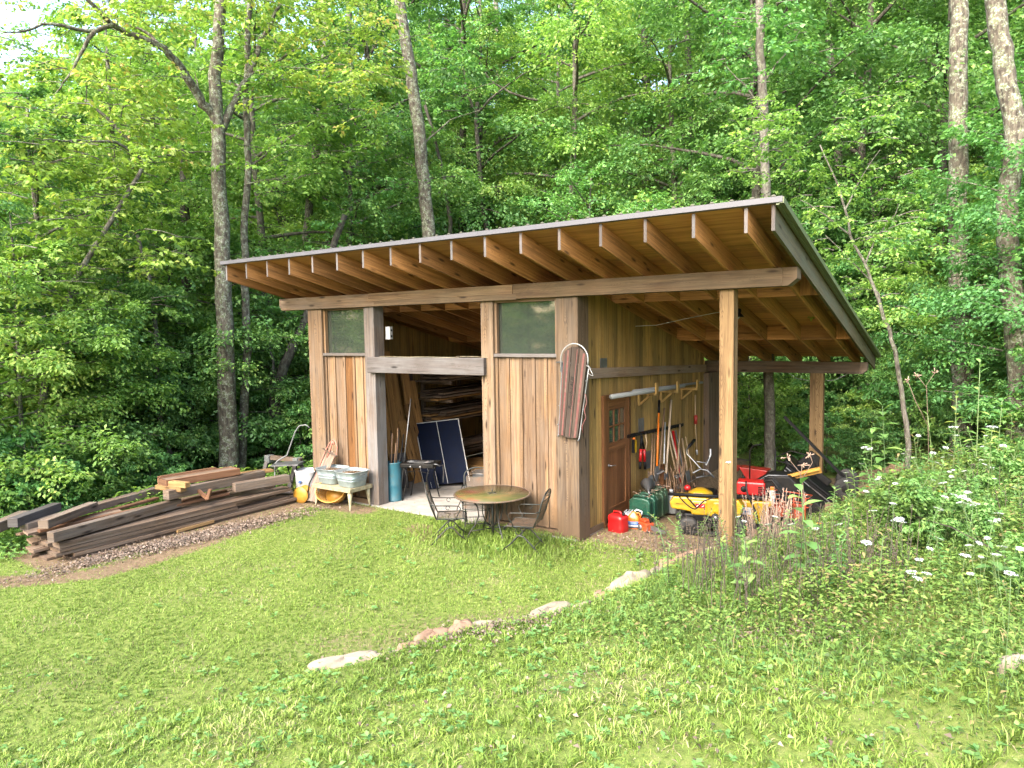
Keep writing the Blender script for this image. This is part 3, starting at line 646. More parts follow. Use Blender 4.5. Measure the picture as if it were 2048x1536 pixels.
# ================================================================= patio table and chairs
t = thing('patio_table', 'round glass-topped patio table with a rusty rim on wrought iron legs', 'patio table', (-1.20, -.62, 0))
b = MB(); b.lathe([(.001, .712), (.59, .712), (.59, .722), (.001, .722)], 64); b.build('tabletop', MT['ttop'], t)
b = MB(); b.lathe([(.585, .70), (.612, .70), (.622, .712), (.612, .724), (.591, .7235), (.591, .7115)], 64); b.build('rim', MT['ironrust'], t)
b = MB(); b.tube([(0, 0, .0), (0, 0, .70)], .021, 10); b.lathe([(.05, .69), (.05, .705), (.02, .711)], 12); b.tube([(0, 0, .723), (0, 0, .80)], .008, 6); b.tube([(-.09, 0, .726), (.09, 0, .726)], .006, 5); b.tube([(0, -.09, .726), (0, .09, .726)], .006, 5); b.build('centre_pole', MT['iron'], t)
for k in range(4):
    a = PI/4+k*PI/2+.2; c, s_ = math.cos(a), math.sin(a); b = MB()
    b.tube([(c*r, s_*r, z) for r, z in ((.42, .70), (.33, .64), (.25, .52), (.235, .38), (.29, .25), (.38, .15), (.42, .07), (.44, .0))], .011, 7)
    b.tube([(c*r, s_*r, z) for r, z in ((.12, .70), (.17, .6), (.17, .42), (.13, .28), (.03, .2))], .009, 6)
    b.tube([(c*.03, s_*.03, .16), (c*.38, s_*.38, .15)], .008, 6); b.build('leg', MT['iron'], t)
def meshpanel(b, p0, ux, uy, w_, h_, pitch=.018, th=.0056):
    """expanded metal sheet: crossing strands inside a rectangle"""
    p0, ux, uy = Vector(p0), Vector(ux).normalized(), Vector(uy).normalized(); n = ux.cross(uy)
    for s_ in (-1, 1):
        c = -h_ if s_ > 0 else 0; end = w_ if s_ > 0 else w_+h_
        while c < end:
            # line x = c + s*y clipped
            ys_ = sorted([0, h_]); x0, x1 = c+s_*0, c+s_*h_; ya, yb = 0., h_
            if s_ > 0: ya = max(0, -c); yb = min(h_, w_-c)
            else: ya = max(0, c-w_); yb = min(h_, c)
            if yb-ya > .004:
                a_ = p0+ux*(c+s_*ya)+uy*ya; d_ = p0+ux*(c+s_*yb)+uy*yb; dr = (d_-a_).normalized(); pr = dr.cross(n)*th/2
                b.add([a_-pr+n*.001*s_, a_+pr+n*.001*s_, d_+pr+n*.001*s_, d_-pr+n*.001*s_], [(0, 1, 2, 3)])
            c += pitch
def make_chair(label):
    t = thing('patio_chair', label, 'chair', group='wrought iron spring chairs round the patio table')
    # front is +y ; seat z .42
    bk = lambda z: -.23-(z-.42)*.30                    # leaning back plane
    b = MB(); arch = [(-.235, bk(.42)+.02, .42), (-.235, bk(.6), .6), (-.235, bk(.80), .80)]
    arch += [(-.235*math.cos(a), bk(.80+.14*math.sin(a)), .80+.14*math.sin(a)) for a in [PI*k/12 for k in range(1, 12)]]
    arch += [(.235, bk(.80), .80), (.235, bk(.6), .6), (.235, bk(.42)+.02, .42)]
    b.tube(arch, .011, 7); b.tube([(-.19, bk(.44)+.02, .44), (-.205, bk(.78), .785), (.205, bk(.78), .785), (.19, bk(.44)+.02, .44)], .006, 5)
    b.tube([(-.21, bk(.62), .62), (.21, bk(.62), .62)], .005, 5)
    b.tube([(-.235, -.22, .42), (-.24, .2, .42), (-.235, .235, .405), (-.235, .245, .36)], .011, 7); b.tube([(.235, -.22, .42), (.24, .2, .42), (.235, .235, .405), (.235, .245, .36)], .011, 7)
    b.tube([(-.24, .2, .42), (.24, .2, .42)], .008, 6); b.tube([(-.235, .245, .36), (.235, .245, .36)], .008, 6); b.tube([(-.235, -.2, .42), (.235, -.2, .42)], .008, 6); b.build('frame', MT['iron'], t)
    b = MB(); meshpanel(b, (-.20, bk(.46), .46), (1, 0, 0), (0, bk(.78)-bk(.46), .32), .40, .335); b.build('backrest', MT['ironrust'], t)
    b = MB(); meshpanel(b, (-.235, -.21, .424), (1, 0, 0), (0, 1, 0), .47, .41); meshpanel(b, (-.235, .205, .42), (1, 0, 0), (0, .04, -.06), .47, .06); b.build('seat', MT['ironrust'], t)
    b = MB()
    for sx in (-1, 1):                                  # scrollwork in the crest
        for cx_, cz_, r_ in ((.15, .83, .035), (.09, .865, .035), (.035, .885, .03)):
            b.tube([(sx*cx_+r_*(1-k/22)*math.cos(k*.55+1), bk(cz_)+.0, cz_+r_*(1-k/22)*math.sin(k*.55+1)) for k in range(16)], .0045, 5)
    b.tube([(-.2, bk(.79), .79), (-.08, bk(.835), .835), (0, bk(.845), .845), (.08, bk(.835), .835), (.2, bk(.79), .79)], .006, 5); b.build('crest_scroll', MT['ironrust'], t)
    for sx in (-1, 1):
        b = MB(); x = sx*.27
        b.tube([(sx*.237, bk(.66), .66), (x, bk(.64)+.05, .64), (x, .05, .63), (x, .13, .625), (x, .165, .59), (x, .15, .54), (sx*.26, .11, .47), (sx*.245, .10, .42)], .009, 6)
        b.tube([(x, -.03+.03*math.cos(a), .60+.03*math.sin(a)) for a in [k*.6 for k in range(10)]], .005, 5); b.build('armrest', MT['iron'], t)
        b = MB(); x = sx*.20                            # spring coil and the inverted-V foot
        b.tube([(x, .16, .41)]+[(x, .02+.055*math.sin(a), .33+.055*math.cos(a)) for a in [k*.5 for k in range(1, 13)]]+[(x, -.1, .41)], .008, 6)
        b.tube([(x, .34, .0), (x, .14, .15), (x, .05, .26), (x, .0, .275), (x, -.05, .26), (x, -.18, .13), (x, -.30, .0)], .011, 6); b.build('leg', MT['iron'], t)
    b = MB(); b.tube([(-.2, .2, .105), (.2, .2, .105)], .007, 5); b.tube([(-.2, -.2, .11), (.2, -.2, .11)], .007, 5); b.tube([(-.2, .02, .275), (.2, .02, .275)], .007, 5); b.build('stretcher', MT['iron'], t)
    return t
def face(dx, dy): return math.atan2(dy, dx)-PI/2
ch = make_chair('iron mesh chair with its back toward the lawn, left of the patio table')
c2 = dup(ch, (-.42, -.90, 0), face(-.93, -.28), 'iron mesh chair seen side-on at the right of the patio table, by the siding')
c3 = dup(ch, (-1.80, -.22, 0), face(.55, -.80), 'iron mesh chair behind the patio table, nearest the open bay')
ch.location = (-1.66, -1.12, 0); ch.rotation_euler = (0, 0, face(.80, .62))

# ================================================================= wash tubs
st = thing('tub_stand', 'rusty cream enamel stand with tapering legs under the wash tubs', 'stand', (-4.93, -.37, 0))
b = MB(); b.box((-.50, -.27, .385), (.50, .27, .42)); b.box((-.52, -.29, .35), (.52, -.27, .425)); b.box((-.52, .27, .35), (.52, .29, .425)); b.box((-.52, -.269, .35), (-.50, .269, .425)); b.box((.50, -.269, .35), (.52, .269, .425)); b.build('stand_top', MT['galvrust'], st, .006)
for sx in (-1, 1):
    for sy in (-1, 1):
        b = MB(); b.tube([(sx*.45, sy*.22, .385), (sx*.46, sy*.235, .2), (sx*.47, sy*.25, .03), (sx*.475, sy*.255, .0)], [.055, .035, .013, .022], 8); b.build('leg', MT['galvrust'], st)
def tub(x, y, rz, lab):
    t = thing('wash_tub', lab, 'tub', (x, y, .425), rz, 'galvanised wash tubs on the stand')
    b = MB(); b.lathe([(.001, .0), (.19, .0), (.2, .015), (.212, .11), (.222, .118), (.215, .126), (.224, .16), (.234, .168), (.227, .176), (.245, .275), (.262, .283), (.262, .29), (.25, .292), (.238, .26), (.236, .24)], 40, sq=(1.08, 1.0, 4.5)); b.build('tub_wall', MT['galv'], t)
    b = MB(); b.lathe([(.233, .235), (.12, .25), (.001, .245)], 30, sq=(1.08, 1.0, 4.5)); b.build('soil', MT['soil'], t)
    b = MB()
    for k in range(150):
        a = random.uniform(0, 6.28); r = .2*math.sqrt(random.random()); p = Vector((r*math.cos(a)*1.05, r*math.sin(a), .252)); d = Vector((random.uniform(-1, 1), random.uniform(-1, 1), random.uniform(-.2, .8)))*.022; e = Vector((d.y, -d.x, .01))
        b.add([p, p+d*.5+e*.5, p+d, p+d*.5-e*.5], [(0, 1, 2, 3)])
    tag(b.build('dried_plants', LF['litter'], t), None, None, kind='stuff')
    for sx in (-1, 1):
        b = MB(); b.tube([(sx*.262, -.06, .24), (sx*.30, -.05, .235), (sx*.30, .05, .235), (sx*.262, .06, .24)], .007, 6); b.build('handle', MT['greym'], t)
tub(-5.20, -.36, .05, 'grey galvanised wash tub on the left end of the stand, nearest the old sled'); tub(-4.64, -.38, -.03, 'grey galvanised wash tub on the right end of the stand, nearest the open bay')

# ================================================================= sleds
def slat_outline(w0, w1, L, n=8, bottom=True):
    pts = [(-w0, .0), (w0, 0)] ; return pts
hs = thing('hanging_sled', 'old wooden runner sled with faded red stripes hung on the corner post', 'sled', (-.02, -.10, 0))
S = Matrix.Rotation(math.radians(6.5), 4, 'Y')
def SM(p): return S @ Vector(p)
z0, z1 = -.72, .70; cz = 2.34
def sled_slat(xa, xb, mat, name='slat'):
    b = MB(); hw = .215; pts = []
    N_ = 8
    def taper(z): return .80+.20*((z-z0)/(z1-z0))
    low = []; top = []
    for k in range(N_+1):
        x = xa+(xb-xa)*k/N_; low.append((x*taper(z0), z0+.03*(x/hw)**2)); zt = z1-.20*(1-math.sqrt(max(0, 1-(x/(hw*1.02))**2))); top.append((x*.98, zt))
    out = low+top[::-1]; m_ = Matrix.Translation((0, 0, cz)) @ S
    vs = len(out); b.prism(out, .016, m_)
    # grain coordinates
    b.uv = []
    for f in b.f: b.uv += [(b.v[k][2]+xa*9, b.v[k][0]*.7+xa) for k in f]
    return b.build(name, mat, hs)
sled_slat(-.210, -.078, [WD['sledw']]); sled_slat(-.068, .062, [WD['sledw']]); sled_slat(.072, .210, [WD['sledw']])
for xs_, wd_ in ((-.125, .03), (.15, .035), (.03, .012), (-.19, .012)):
    b = MB(); m_ = Matrix.Translation((0, -.010, cz)) @ S; zt = z1-.2*(1-math.sqrt(1-(abs(xs_)/.22)**2))-.03
    b.prism([(xs_*.82-wd_/2, z0+.02), (xs_*.82+wd_/2, z0+.02), (xs_+wd_/2, zt), (xs_-wd_/2, zt)], .003, m_); b.build('painted_stripe', MT['sledred'], hs)
b = MB(); arc = [(-.225, .0, .28), (-.235, -.0, .45)]+[(-.238*math.cos(a), -.01, .50+.25*math.sin(a)) for a in [PI*k/14 for k in range(15)]]+[(.236, 0, .45)]
b.tube([SM(p)+Vector((0, -.012, cz)) for p in arc], .011, 8); b.build('bumper', MT['greym2'], hs)
for sx in (-1, 1):
    b = MB(); b.tube([SM(p)+Vector((0, .03, cz)) for p in ((sx*.235, 0, .44), (sx*.225, .0, .2), (sx*.20, 0, -.3), (sx*.185, 0, -.70), (sx*.18, -.03, -.74))], .011, 8)
    for zz in (.2, -.25, -.55): b.tube([SM((sx*.2, .03, zz))+Vector((0, 0, cz)), SM((sx*.215, .01, zz))+Vector((0, 0, cz))], .008, 6)
    b.build('runner', MT['greym'], hs)
b = MB(); b.tube([SM(p)+Vector((0, .012, cz)) for p in ((-.33, 0, .42), (-.2, 0, .44), (.2, 0, .44), (.28, 0, .40))], .013, 6); b.build('steering_bar', MT['greym'], hs)
b = MB(); b.tube([SM(p)+Vector((0, -.01, cz)) for p in ((.24, 0, .45), (.33, 0, .32), (.345, 0, .30), (.31, 0, .30), (.24, 0, .33))], .005, 6); b.build('rope', MT['greym2'], hs)
b = MB(); b.tube([SM(p)+Vector((0, .02, cz)) for p in ((.22, 0, .0), (.26, 0, -.12), (.23, 0, -.25), (.27, 0, -.36), (.22, 0, -.5), (.24, 0, -.6))], .009, 6); b.build('strap', MT['sledred'], hs)
def text(name, s_, size, mat, parent, mtx, ext=.001, shear=0.):
    c = bpy.data.curves.new(name, 'FONT'); c.body = s_; c.size = size; c.extrude = ext; c.align_x = 'CENTER'; c.align_y = 'CENTER'; c.shear = shear
    o = bpy.data.objects.new(name, c); COL.objects.link(o); bpy.context.view_layer.update()
    dg = bpy.context.evaluated_depsgraph_get(); me = bpy.data.meshes.new_from_object(o.evaluated_get(dg)); bpy.data.objects.remove(o)
    o = bpy.data.objects.new(name, me); COL.objects.link(o); me.materials.clear(); me.materials.append(mat)
    if parent: o.parent = parent
    o.matrix_local = mtx; return o
tm = Matrix.Translation(Vector((0, -.0125, cz))+SM((-.004, 0, -.02))) @ S @ Matrix.Rotation(PI/2, 4, 'X') @ Matrix.Rotation(PI/2, 4, 'Z')
text('lettering', 'Runnich-LAUS', .085, MT['black'], hs, tm, shear=.3)
# leaning sled by the left post
t = thing('leaning_sled', 'weathered grey sled standing on end with bent pink runners, beside the wash tubs', 'sled', (-5.62, -.55, 0))
b = MB(); L1 = Vector((.16, .42, .95))
for k in range(3):
    o_ = Vector((-.10+k*.10, -.02, 0)); b.beam(o_+Vector((0, 0, .04)), o_+L1*(1.0 if k != 1 else 1.04), .092, .016, up=(0, -1, .3))
b.build('slat', WD['old'], t)
b = MB(); pr = [Vector((-.14, .05, .0)), Vector((-.12, .12, .3)), Vector((-.0, .32, .85)), Vector((.05, .38, 1.02)), Vector((.12, .42, 1.15)), Vector((.2, .42, 1.22)), Vector((.28, .42, 1.18)), Vector((.32, .42, 1.06)), Vector((.31, .40, .92)), Vector((.24, .34, .75))]
b.tube(pr, .011, 7); b.build('runner', MT['pink'], t)
b = MB(); b.tube([(.10, .36, .85), (.15, .40, 1.05), (.19, .42, 1.18), (.24, .42, 1.12)], .022, 6); b.build('runner', MT['pink'], t)
b = MB(); b.beam((-.06, .38, 1.02), (.36, .36, .90), .05, .02); b.build('steering_bar', WD['old'], t)
b = MB(); b.tube([(-.17, .02, .0), (-.14, .08, .35), (-.06, .2, .62)], .013, 7); b.build('runner', MT['blackp'], t)

# ================================================================= clutter left of the shed
t = thing('yellow_basket', 'yellow plastic laundry basket tipped on its side under the tub stand', 'basket', (-5.20, -.30, .16), .25); t.rotation_euler = (math.radians(62), 0, .45)
b = MB()
for z, r in ((0, .16), (.30, .23)): b.tube([(r*1.25*math.cos(a), r*math.sin(a), z) for a in [2*PI*k/28 for k in range(28)]], .012, 6, closed=True)
for k in range(40):
    a = 2*PI*k/40; b.beam((.16*1.25*math.cos(a), .16*math.sin(a), .0), (.23*1.25*math.cos(a), .23*math.sin(a), .30), .022, .004)
for z in (.06, .12, .18, .24):
    r = .16+.07*z/.3; b.tube([(r*1.25*math.cos(a), r*math.sin(a), z) for a in [2*PI*k/28 for k in range(28)]], .009, 5, closed=True)
b.lathe([(.001, .0), (.155, .0), (.155, .006)], 24, sq=(1.25, 1, 2)); b.build('basket_wall', MT['yplastic'], t)
t = thing('yellow_spool', 'yellow plastic hose spool on the ground between the old sled and the timber pile', 'spool', (-5.85, -.55, .15)); t.rotation_euler = (PI/2, 0, .3)
b = MB(); b.lathe([(.04, -.1), (.16, -.1), (.165, -.085), (.08, -.07), (.08, .07), (.165, .085), (.16, .1), (.04, .1)], 22); b.build('spool_body', MT['yplastic'], t)
# cracked white bucket
t = thing('white_bucket', 'scuffed white plastic bin with dark marks behind the leaning sled', 'bucket', (-6.22, -.1, 0), .3)
b = MB(); b.lathe([(.2, 0), (.21, .02), (.235, .5), (.25, .52), (.24, .53), (.22, .5)], 22, sq=(1.1, .9, 3)); b.build('bin_wall', MT['white'], t)
b = MB(); b.prism([(-.1, .3), (-.08, .34), (-.02, .33), (-.05, .28)], .01, Matrix.Translation((0, -.225, 0))); b.build('mark', MT['blue'], t)
# tubular chair frame
t = thing('tube_chair_frame', 'bare bent steel chair frame standing against the left corner post', 'chair frame', (-6.75, -.25, 0), .15)
b = MB(); b.tube([(-.2, -.1, .45), (-.24, -.05, .62), (-.2, -.0, .68), (-.06, .12, .78), (.0, .15, .95), (.12, .2, 1.28), (.2, .24, 1.40), (.34, .28, 1.42), (.42, .3, 1.36)], .014, 8); b.tube([(-.2, -.1, .45), (-.2, -.12, .0)], .014, 8); b.build('frame_tube', MT['pvc'], t)
b = MB(); b.beam((-.2, -.1, .62), (.34, .1, .64), .4, .03); b.build('seat', MT['greym'], t); b = MB(); b.tube([(.3, .0, .6), (.34, -.05, .0)], .013, 8); b.tube([(.05, .0, .6), (.32, -.1, .0)], .011, 8); b.build('leg', MT['blackp'], t)
# saw horse
t = thing('sawhorse', 'grey weathered sawhorse with plastic leg brackets beyond the timber pile', 'sawhorse', (-7.3, .15, 0), .1)
b = MB(); b.beam((-.55, 0, .62), (.5, 0, .62), .09, .09); b.build('crossbar', WD['dark'], t, .004)
for sx in (-.45, .4):
    for sy in (-1, 1): b = MB(); b.beam((sx, sy*.05, .58), (sx+.03, sy*.33, .0), .09, .04); b.build('leg', WD['header'], t)
    b = MB(); b.box((sx-.07, -.09, .5), (sx+.07, .09, .67)); b.build('bracket', MT['pvc'], t, .02)
b = MB(); b.beam((-6.9, -1.2, .20), (-6.2, -.55, .16), .2, .025); tag(b.build('grey_board', WD['header']), 'short grey board lying off the end of the timber pile', 'board')

# ================================================================= timber pile
GP = 'timbers piled on the grass left of the shed'
def timber(n0, n1, z, w_, h_, mat, lab, name='pile_timber', dz=0, grp=GP, bev=.008):
    """near-end and far-end pixels of its lower right edge at height z"""
    p = onz(*n0, z); q_ = onz(*n1, z+dz); d = (q_-p); L = d.length; d.normalize(); sd_ = Vector((d.y, -d.x, 0))
    o = Vector((0, 0, h_/2))-sd_*w_/2; b = MB(); b.beam(p+o-p, q_+o-p, w_, h_); ob = b.build(name, WD[mat], bevel=bev, loc=p); tag(ob, lab, 'timber', grp)
for lay in range(6):                      # flat planks under the squared timbers, four wide
    for c_ in range(4):
        x1 = -5.93-c_*.29+random.uniform(-.02, .02); ya = -4.95+random.uniform(-.12, .18)+(.1 if lay % 2 else 0); yb = -.62+random.uniform(-.5, .25)
        if lay in (3, 4) and c_ == 0: yb -= 1
        b = MB(); z = .02+lay*.052; b.beam((0, 0, z), (random.uniform(-.04, .04), yb-ya, z+random.uniform(-.004, .01)), random.uniform(.21, .27), .045)
        o = b.build('flat_plank', WD['dark'], loc=(x1-.12, ya, 0)); tag(o, 'weathered plank in the flat layers at the bottom of the timber pile', 'plank', 'planks in the lower layers of the timber pile')
timber((108, 1086), (364, 1014), .335, .15, .15, 'old', 'long grey squared timber on the front edge of the pile')
timber((97, 1058), (197, 1019), .49, .16, .13, 'old', 'short thick grey timber with a sawn end, second from the left on the pile', dz=.0)
timber((36, 1055), (124, 1022), .49, .16, .14, 'header', 'short purplish grey timber at the far left end of the pile')
timber((56, 1062), (321, 986), .40, .17, .11, 'old', 'long pale timber along the back of the pile')
timber((0, 1066), (60, 1040), .36, .16, .16, 'old', 'timber end cut off by the left edge of the photo')
timber((338, 1001), (531, 957), .52, .17, .16, 'old', 'brown squared timber under the yellow wood frames')
timber((471, 985), (580, 966), .42, .17, .16, 'old', 'grey squared timber nearest the shed at the end of the pile')
timber((450, 957), (548, 944), .55, .22, .05, 'fresh', 'old yellowish plank lying on the back of the pile near the tree')
for k, (a_, c_, z_) in enumerate((((95, 1060), (319, 999), .40), ((80, 1066), (330, 1010), .385), ((110, 1072), (455, 984), .345), ((150, 1060), (460, 990), .36))):
    timber(a_, c_, z_, .09 if k else .10, .045, 'redw', 'reddish cedar board between the grey timbers of the pile', 'cedar_board', grp='reddish boards in the timber pile')
for k, (x_, y_) in enumerate(((-6.5, -4.98), (-6.75, -4.9), (-7.0, -4.95), (-6.6, -5.0))):
    b = MB(); b.beam((0, 0, 0), (random.uniform(-.03, .05), 1.4, .02), .18, .035, roll=random.uniform(-.3, .3)); tag(b.build('rotten_board', WD['dark'], loc=(x_, y_-.1, .12+.09*k)), 'broken dark board end poking out of the near end of the pile', 'board', 'rotten board ends at the near end of the pile')
# frames on top
def frame_box(nm, lab, p, rz, Lx, Ly, h_, mat, fill=False):
    t = thing(nm, lab, 'wooden frame', p, rz); b = MB(); th = .035
    b.box((0, 0, 0), (Lx, th, h_)); b.build('side_board', WD[mat], t, .003); b = MB(); b.box((0, Ly-th, 0), (Lx, Ly, h_)); b.build('side_board', WD[mat], t, .003)
    b = MB(); b.box((0, th, 0), (th, Ly-th, h_)); b.build('end_board', WD[mat], t, .003); b = MB(); b.box((Lx-th, th, 0), (Lx, Ly-th, h_)); b.build('end_board', WD[mat], t, .003)
    if fill:
        b = MB(); b.box((th, th, h_-.03), (Lx-th, Ly-th, h_-.012)); b.build('panel', WD['dark'], t)
    return t
p = onz(333, 975, .70); frame_box('wood_frame', 'pale pine frame with a dark panel on top of the timber pile', p, PI/2-.12, 1.35, .36, .12, 'redw', True)
p = onz(316, 973, .68); b = MB(); b.beam((0, 0, 0), (.62, .1, 0), .12, .075); tag(b.build('pine_board', WD['fresh'], loc=p), 'short pale yellow pine board at the near end of the wood frames', 'board')
p = onz(338, 966, .76); b = MB(); b.beam((0, 0, 0), (.45, .07, 0), .10, .09); tag(b.build('pine_block', WD['fresh'], loc=p+Vector((0, .0, .0))), 'pale pine block set on the near end of the wood frame', 'block')
p = onz(318, 960, .70); b = MB(); b.beam((0, 0, 0), (.12, 1.05, 0), .12, .13); tag(b.build('red_timber', WD['redw'], loc=p), 'reddish brown timber lying behind the pine frame on the pile', 'timber')
t = thing('corner_brace', 'orange wooden corner brace sticking out from the wood frame toward the lawn', 'brace', onz(384, 972, .62), -.35)
b = MB(); b.beam((0, 0, .02), (.62, .12, -.14), .05, .05); b.build('long_arm', WD['redw'], t); b = MB(); b.beam((.62, .12, -.14), (.66, .16, .03), .05, .05); b.build('short_arm', WD['redw'], t)
# stick in the leaf litter
p = onz(352, 1062, .04); q_ = onz(425, 1042, .05); b = MB(); b.beam((0, 0, 0), q_-p, .1, .05); tag(b.build('split_log', WD['fresh'], loc=p), 'split piece of pale wood lying in the dry leaves', 'log')
b = MB(); p = onz(395, 1020, .03); b.beam((0, 0, .0), onz(592, 985, .03)-p, .13, .035); tag(b.build('edge_board', WD['dark'], loc=p), 'mossy board on the ground along the foot of the pile', 'board')
#@@SECTION3
# ================================================================= wall side: tools, cans, machines
def hs_(px, py, z): return onz(px, py, z)
t = thing('red_fuel_can', 'bright red plastic fuel can on the dirt below the shed door', 'fuel can', (.36, .72, -.02), -.25)
b = MB(); b.lathe([(.001, 0), (.12, 0), (.135, .02), (.137, .12), (.13, .2), (.137, .24), (.128, .285), (.09, .31), (.001, .315)], 36, sq=(1.12, .85, 5)); b.build('can_body', MT['red'], t)
b = MB(); b.tube([(-.09, 0, .30), (-.08, 0, .345), (.05, 0, .35), (.08, 0, .30)], .016, 8); b.build('handle', MT['red'], t)
b = MB(); b.tube([(.1, 0, .29), (.12, 0, .345)], .022, 10); b.build('cap', MT['black'], t)
t = thing('orange_jug', 'orange plastic jug with a blue and white label behind the red fuel can', 'jug', (.50, 1.02, -.02), .3)
b = MB(); b.lathe([(.001, 0), (.085, 0), (.09, .02), (.09, .17), (.08, .23), (.03, .28), (.025, .30)], 24, sq=(1.1, .8, 4)); b.build('jug_body', MT['orange'], t)
b = MB(); b.tube([(.02, 0, .275), (.08, 0, .28), (.115, 0, .24), (.10, 0, .17)], .014, 7); b.build('handle', MT['orange'], t)
b = MB(); b.lathe([(.0925, .04), (.0925, .15)], 24, sq=(1.1, .8, 4)); b.build('label_band', MT['blue'], t); b = MB(); b.lathe([(.094, .055), (.094, .09)], 24, sq=(1.1, .8, 4)); b.build('label_band', MT['label'], t)
t = thing('orange_chainsaw', 'orange chainsaw lying on the dirt in front of the green cans', 'chainsaw', (.72, 1.02, -.03), -.5)
b = MB(); b.box((-.13, -.09, .02), (.12, .08, .17)); b.box((-.10, -.07, .171), (.06, .06, .215)); b.build('motor_housing', MT['orangebr'], t, .02)
b = MB(); b.tube([(-.12, .0, .19), (-.1, -.0, .26), (.06, 0, .27), (.12, 0, .18)], .012, 7); b.build('handle', MT['black'], t)
b = MB(); b.lathe([(.05, 0), (.055, .01), (.02, .02)], 18, Matrix.Translation((-.04, -.092, .08)) @ Matrix.Rotation(PI/2, 4, 'X')); b.build('starter_cover', MT['greym'], t)
b = MB(); b.prism([(.12, .06), (.46, .07), (.50, .10), (.46, .13), (.12, .14)], .008); b.build('guide_bar', MT['greym'], t)
b = MB()
for z in (.06, .09, .12): b.box((-.11, -.094, z), (-.03, -.091, z+.012))
b.build('vent_slots', MT['black'], t)
t = thing('white_chainsaw', 'white and black power saw lying between the fuel cans and the door', 'power saw', (.34, 1.22, .0), .4)
b = MB(); b.box((-.12, -.1, .0), (.15, .1, .16)); b.build('motor_housing', MT['blackp'], t, .02)
b = MB(); b.box((-.10, -.08, .161), (.08, .07, .20)); b.tube([(.05, 0, .19), (.12, 0, .25), (.2, 0, .22), (.2, 0, .14)], .017, 7)
for k in range(4): b.beam((-.1+k*.05, -.09, .2), (-.05+k*.05, .08, .225), .018, .012)
b.build('top_cover', MT['white'], t, .004)
def jerry(x, y, rz, mat, lab):
    t = thing('jerry_can', lab, 'fuel can', (x, y, -.03), rz, 'green jerry cans in a row along the shed wall')
    b = MB(); out = [(-.19, .0), (-.16, -.0), (.16, 0), (.19, .03), (.19, .36), (.16, .42), (.06, .44), (-.12, .44), (-.19, .39), (-.19, .03)]
    b.prism(out[1:], .15); o = b.build('can_body', mat, t, .02)
    for s_ in (-1, 1):
        b = MB(); y_ = s_*.0755
        for q_ in (((-.13, .06), (.13, .34)), ((-.13, .34), (.13, .06))): b.beam((q_[0][0], y_, q_[0][1]), (q_[1][0], y_, q_[1][1]), .012, .02, up=(0, 1, 0))
        b.tube([(-.15, y_, .05), (.15, y_, .05), (.15, y_, .36), (-.15, y_, .36)], .005, 5, closed=True); b.build('pressed_rib', mat, t)
    for yy in (-.045, 0, .045): b = MB(); b.tube([(-.12, yy, .44), (-.10, yy, .475), (.06, yy, .475), (.08, yy, .44)], .009, 6); b.build('handle', mat, t)
    b = MB(); b.tube([(.12, 0, .42), (.155, 0, .455)], .03, 10); b.build('cap', mat, t)
jerry(.42, 1.50, .0, MT['green'], 'dark green jerry can nearest the door, with its broad side showing')
jerry(.43, 1.69, .05, MT['green'], 'dark green jerry can second from the door')
jerry(.42, 1.88, -.03, MT['olive'], 'olive green jerry can in the middle of the row of cans')
jerry(.43, 2.07, .04, MT['olive'], 'dirty olive jerry can fourth from the door')
jerry(.42, 2.26, .0, MT['olive'], 'olive green jerry can farthest from the door')
t = thing('pale_jug', 'pale blue grey plastic jug at the far end of the green cans', 'jug', (.60, 2.45, -.05))
b = MB(); b.lathe([(.001, 0), (.09, 0), (.1, .02), (.1, .26), (.08, .32), (.03, .37), (.03, .4)], 20, sq=(1.2, .9, 4)); b.build('jug_body', MT['pvc'], t); b = MB(); b.lathe([(.035, .4), (.035, .43), (.01, .432)], 12); b.build('cap', MT['white'], t)
t = thing('green_bottle', 'small bright green handled bottle in front of the first jerry can', 'bottle', (.60, 1.18, -.03))
b = MB(); b.lathe([(.001, 0), (.05, 0), (.055, .02), (.055, .14), (.02, .18), (.02, .2)], 16); b.build('bottle_body', MT['green'], t); b = MB(); b.tube([(.02, 0, .19), (.075, 0, .2), (.085, 0, .13), (.05, 0, .1)], .01, 6); b.build('handle', MT['green'], t)
b = MB(); b.lathe([(.12, 0), (.018, .22), (.016, .34)], 18, Matrix.Translation((.36, 1.92, .56)) @ Euler((1.9, 0, .5)).to_matrix().to_4x4()); tag(b.build('grey_funnel', MT['greym']), 'grey funnel lying on its side on top of the jerry cans', 'funnel')
b = MB(); b.box((.30, 2.02, .475), (.40, 2.20, .56)); tag(b.build('tin_box', MT['greym'], bevel=.01), 'small grey box resting on top of the jerry cans', 'box')
# dry tangle over the cans
b = MB()
for k in range(46):
    y = random.uniform(1.4, 2.4); x = random.uniform(.3, .6); p = Vector((x, y, .455)); d = Vector((random.uniform(-1, 1), random.uniform(-1, 1), random.uniform(-.1, .25)))*random.uniform(.05, .16)
    b.tube([p, p+d*.5+Vector((0, 0, .015)), p+d], .0035, 4, cap=False)
tag(b.build('dry_twigs', LF['dry']), None, None, kind='stuff'); bpy.data.objects['dry_twigs']['label'] = 'tangle of dry twigs and cord on top of the green cans'; bpy.data.objects['dry_twigs']['category'] = 'twigs'
# tool rail
rail = MB(); rail.beam((.03, 1.80, 1.40), (.03, 4.6, 1.28), .03, .06)
for k in range(14): y = 1.9+k*.19; rail.tube([(.04, y, 1.395-.043*(y-1.8)), (.09, y, 1.38-.043*(y-1.8)), (.10, y, 1.42-.043*(y-1.8))], .009, 5)
tag(rail.build('tool_rail', MT['black']), 'black rail of hooks for tools on the shed side wall', 'rack')
def px_on(b_, px, py, x=.09): return onx(px, py, x)
